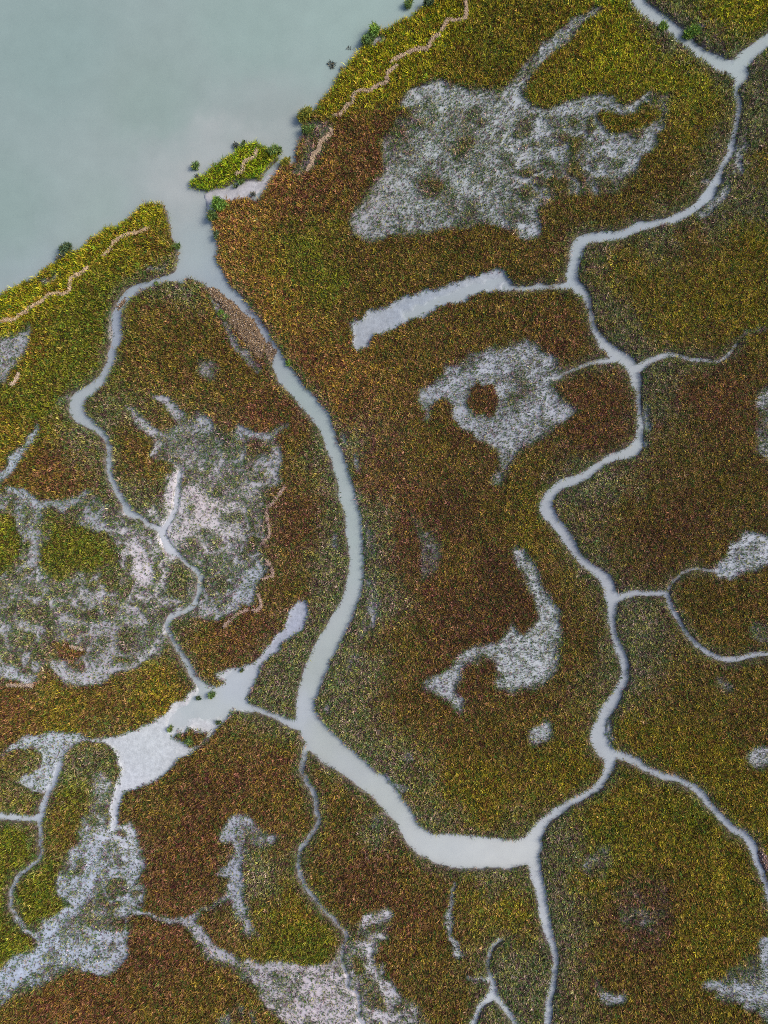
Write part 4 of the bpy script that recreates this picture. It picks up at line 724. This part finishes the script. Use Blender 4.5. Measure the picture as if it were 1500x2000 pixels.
for kx, (u, v, r, hh, hue, n, lab) in enumerate(CLUMPS):
    rng = np.random.default_rng(1500 + kx)
    root = link('shore_plant', None, None, (float(wx(u)), float(wy(v)), 0), label=lab, category='marsh plant', kind='thing', group='single green clumps on the shores')
    R = r * U * .82; hh *= .8
    # several stems, each with leaves along it
    ns = max(5, int(n / 22))
    ang = rng.uniform(0, 2 * np.pi, ns); rad = R * np.sqrt(rng.random(ns)) * .8
    el = 1 + .9 * (fbm(np.cos(ang) * 3 + kx, np.sin(ang) * 3, 1.3, 95) - .5)
    ex, th = rng.uniform(1.0, 1.55), math.radians(38 + rng.normal(0, 25))
    a_, b_ = np.cos(ang) * rad * el * ex, np.sin(ang) * rad * el / ex
    sx, sy = a_ * math.cos(th) - b_ * math.sin(th), a_ * math.sin(th) + b_ * math.cos(th)
    g0 = np.maximum(sample(H, u + sx / U, v - sy / U), ZW - .2)
    sh = hh * (1.05 - .45 * rad / R) * rng.uniform(.7, 1.15, ns)
    lean = rng.uniform(.05, .3, ns); lx, ly = np.cos(ang) * lean * sh, np.sin(ang) * lean * sh
    V = []; Fc = []
    gm = float(np.min(g0))
    for j in range(3): V.append((.05 * math.cos(j * 2.094), .05 * math.sin(j * 2.094), gm - .05))
    for i in range(ns):                                            # tapered three-sided stems from one rootstock
        for lv, (f0, w0) in enumerate(((.5, .016), (1, .006))):
            for j in range(3):
                V.append((sx[i] + lx[i] * f0 ** 1.5 + w0 * math.cos(j * 2.094), sy[i] + ly[i] * f0 ** 1.5 + w0 * math.sin(j * 2.094), g0[i] - .05 + sh[i] * f0))
        b = 3 + i * 6
        for j in range(3):
            Fc += [j, (j + 1) % 3, b + (j + 1) % 3, b + j]
            Fc += [b + j, b + (j + 1) % 3, b + 3 + (j + 1) % 3, b + 3 + j]
    base = np.array(CG[hue])
    link('stem', make_mesh('stem', V, Fc, np.full(len(Fc) // 4, 4), M_GRASS, np.tile(base * .8, (len(V), 1))), root)
    si = rng.integers(0, ns, n); fr_ = rng.uniform(.15, 1, n)
    X = sx[si] + lx[si] * fr_ ** 1.5; Y = sy[si] + ly[si] * fr_ ** 1.5; Z = g0[si] + sh[si] * fr_
    cl = base * np.exp(rng.normal(0, .45, (n, 1)))
    yel = rng.random(n) < .22; cl[yel] *= np.array((1.9, 1.25, .8))
    V2, F2, T2 = blades(X, Y, Z, 2, np.full(n, min(.55, R * .8 + .1)), np.full(n, .055), np.full(n, .95), cl, rng=rng)
    link('foliage', make_mesh('foliage', V2, F2, np.full(len(F2) // 3, 3), M_GRASS, T2), root)

# ------------------------------------------------------------------ camera: a drone looking straight down
cam = bpy.data.cameras.new('camera'); co = bpy.data.objects.new('camera', cam); COL.objects.link(co)
co.location = (0, 0, CAM_H); co.rotation_euler = (0, 0, 0)
cam.sensor_fit = 'VERTICAL'; cam.angle = 2 * math.atan(60.0 / CAM_H); cam.clip_end = 5000; cam.clip_start = .5
SC.camera = co
SC.cycles.use_denoising = False          # keep every leaf: no smoothing over the grass
SC.cycles.filter_width = .9

# ------------------------------------------------------------------ daylight through thin cloud
EL, AZ = math.radians(46), math.radians(75)      # azimuth clockwise from plan north
w = bpy.data.worlds.new('World'); SC.world = w; w.use_nodes = True
nt = w.node_tree; bg = nt.nodes['Background']
sky = nt.nodes.new('ShaderNodeTexSky'); sky.sky_type = 'NISHITA'; sky.sun_disc = False
sky.sun_elevation = EL; sky.sun_rotation = AZ; sky.air_density = 1.0; sky.dust_density = 3.0; sky.ozone_density = 1.0
nt.links.new(sky.outputs['Color'], bg.inputs['Color']); bg.inputs['Strength'].default_value = .10
sl = bpy.data.lights.new('sun', 'SUN'); sl.energy = 1.5; sl.angle = math.radians(24); sl.color = (1, .93, .82)
so = bpy.data.objects.new('sun', sl); COL.objects.link(so)
so.rotation_euler = (math.pi / 2 - EL, 0, -AZ + math.pi)
so.location = (0, 0, 60)
SC.view_settings.view_transform = 'Standard'; SC.view_settings.look = 'None'; SC.view_settings.gamma = 1
SC.view_settings.exposure = 1.02
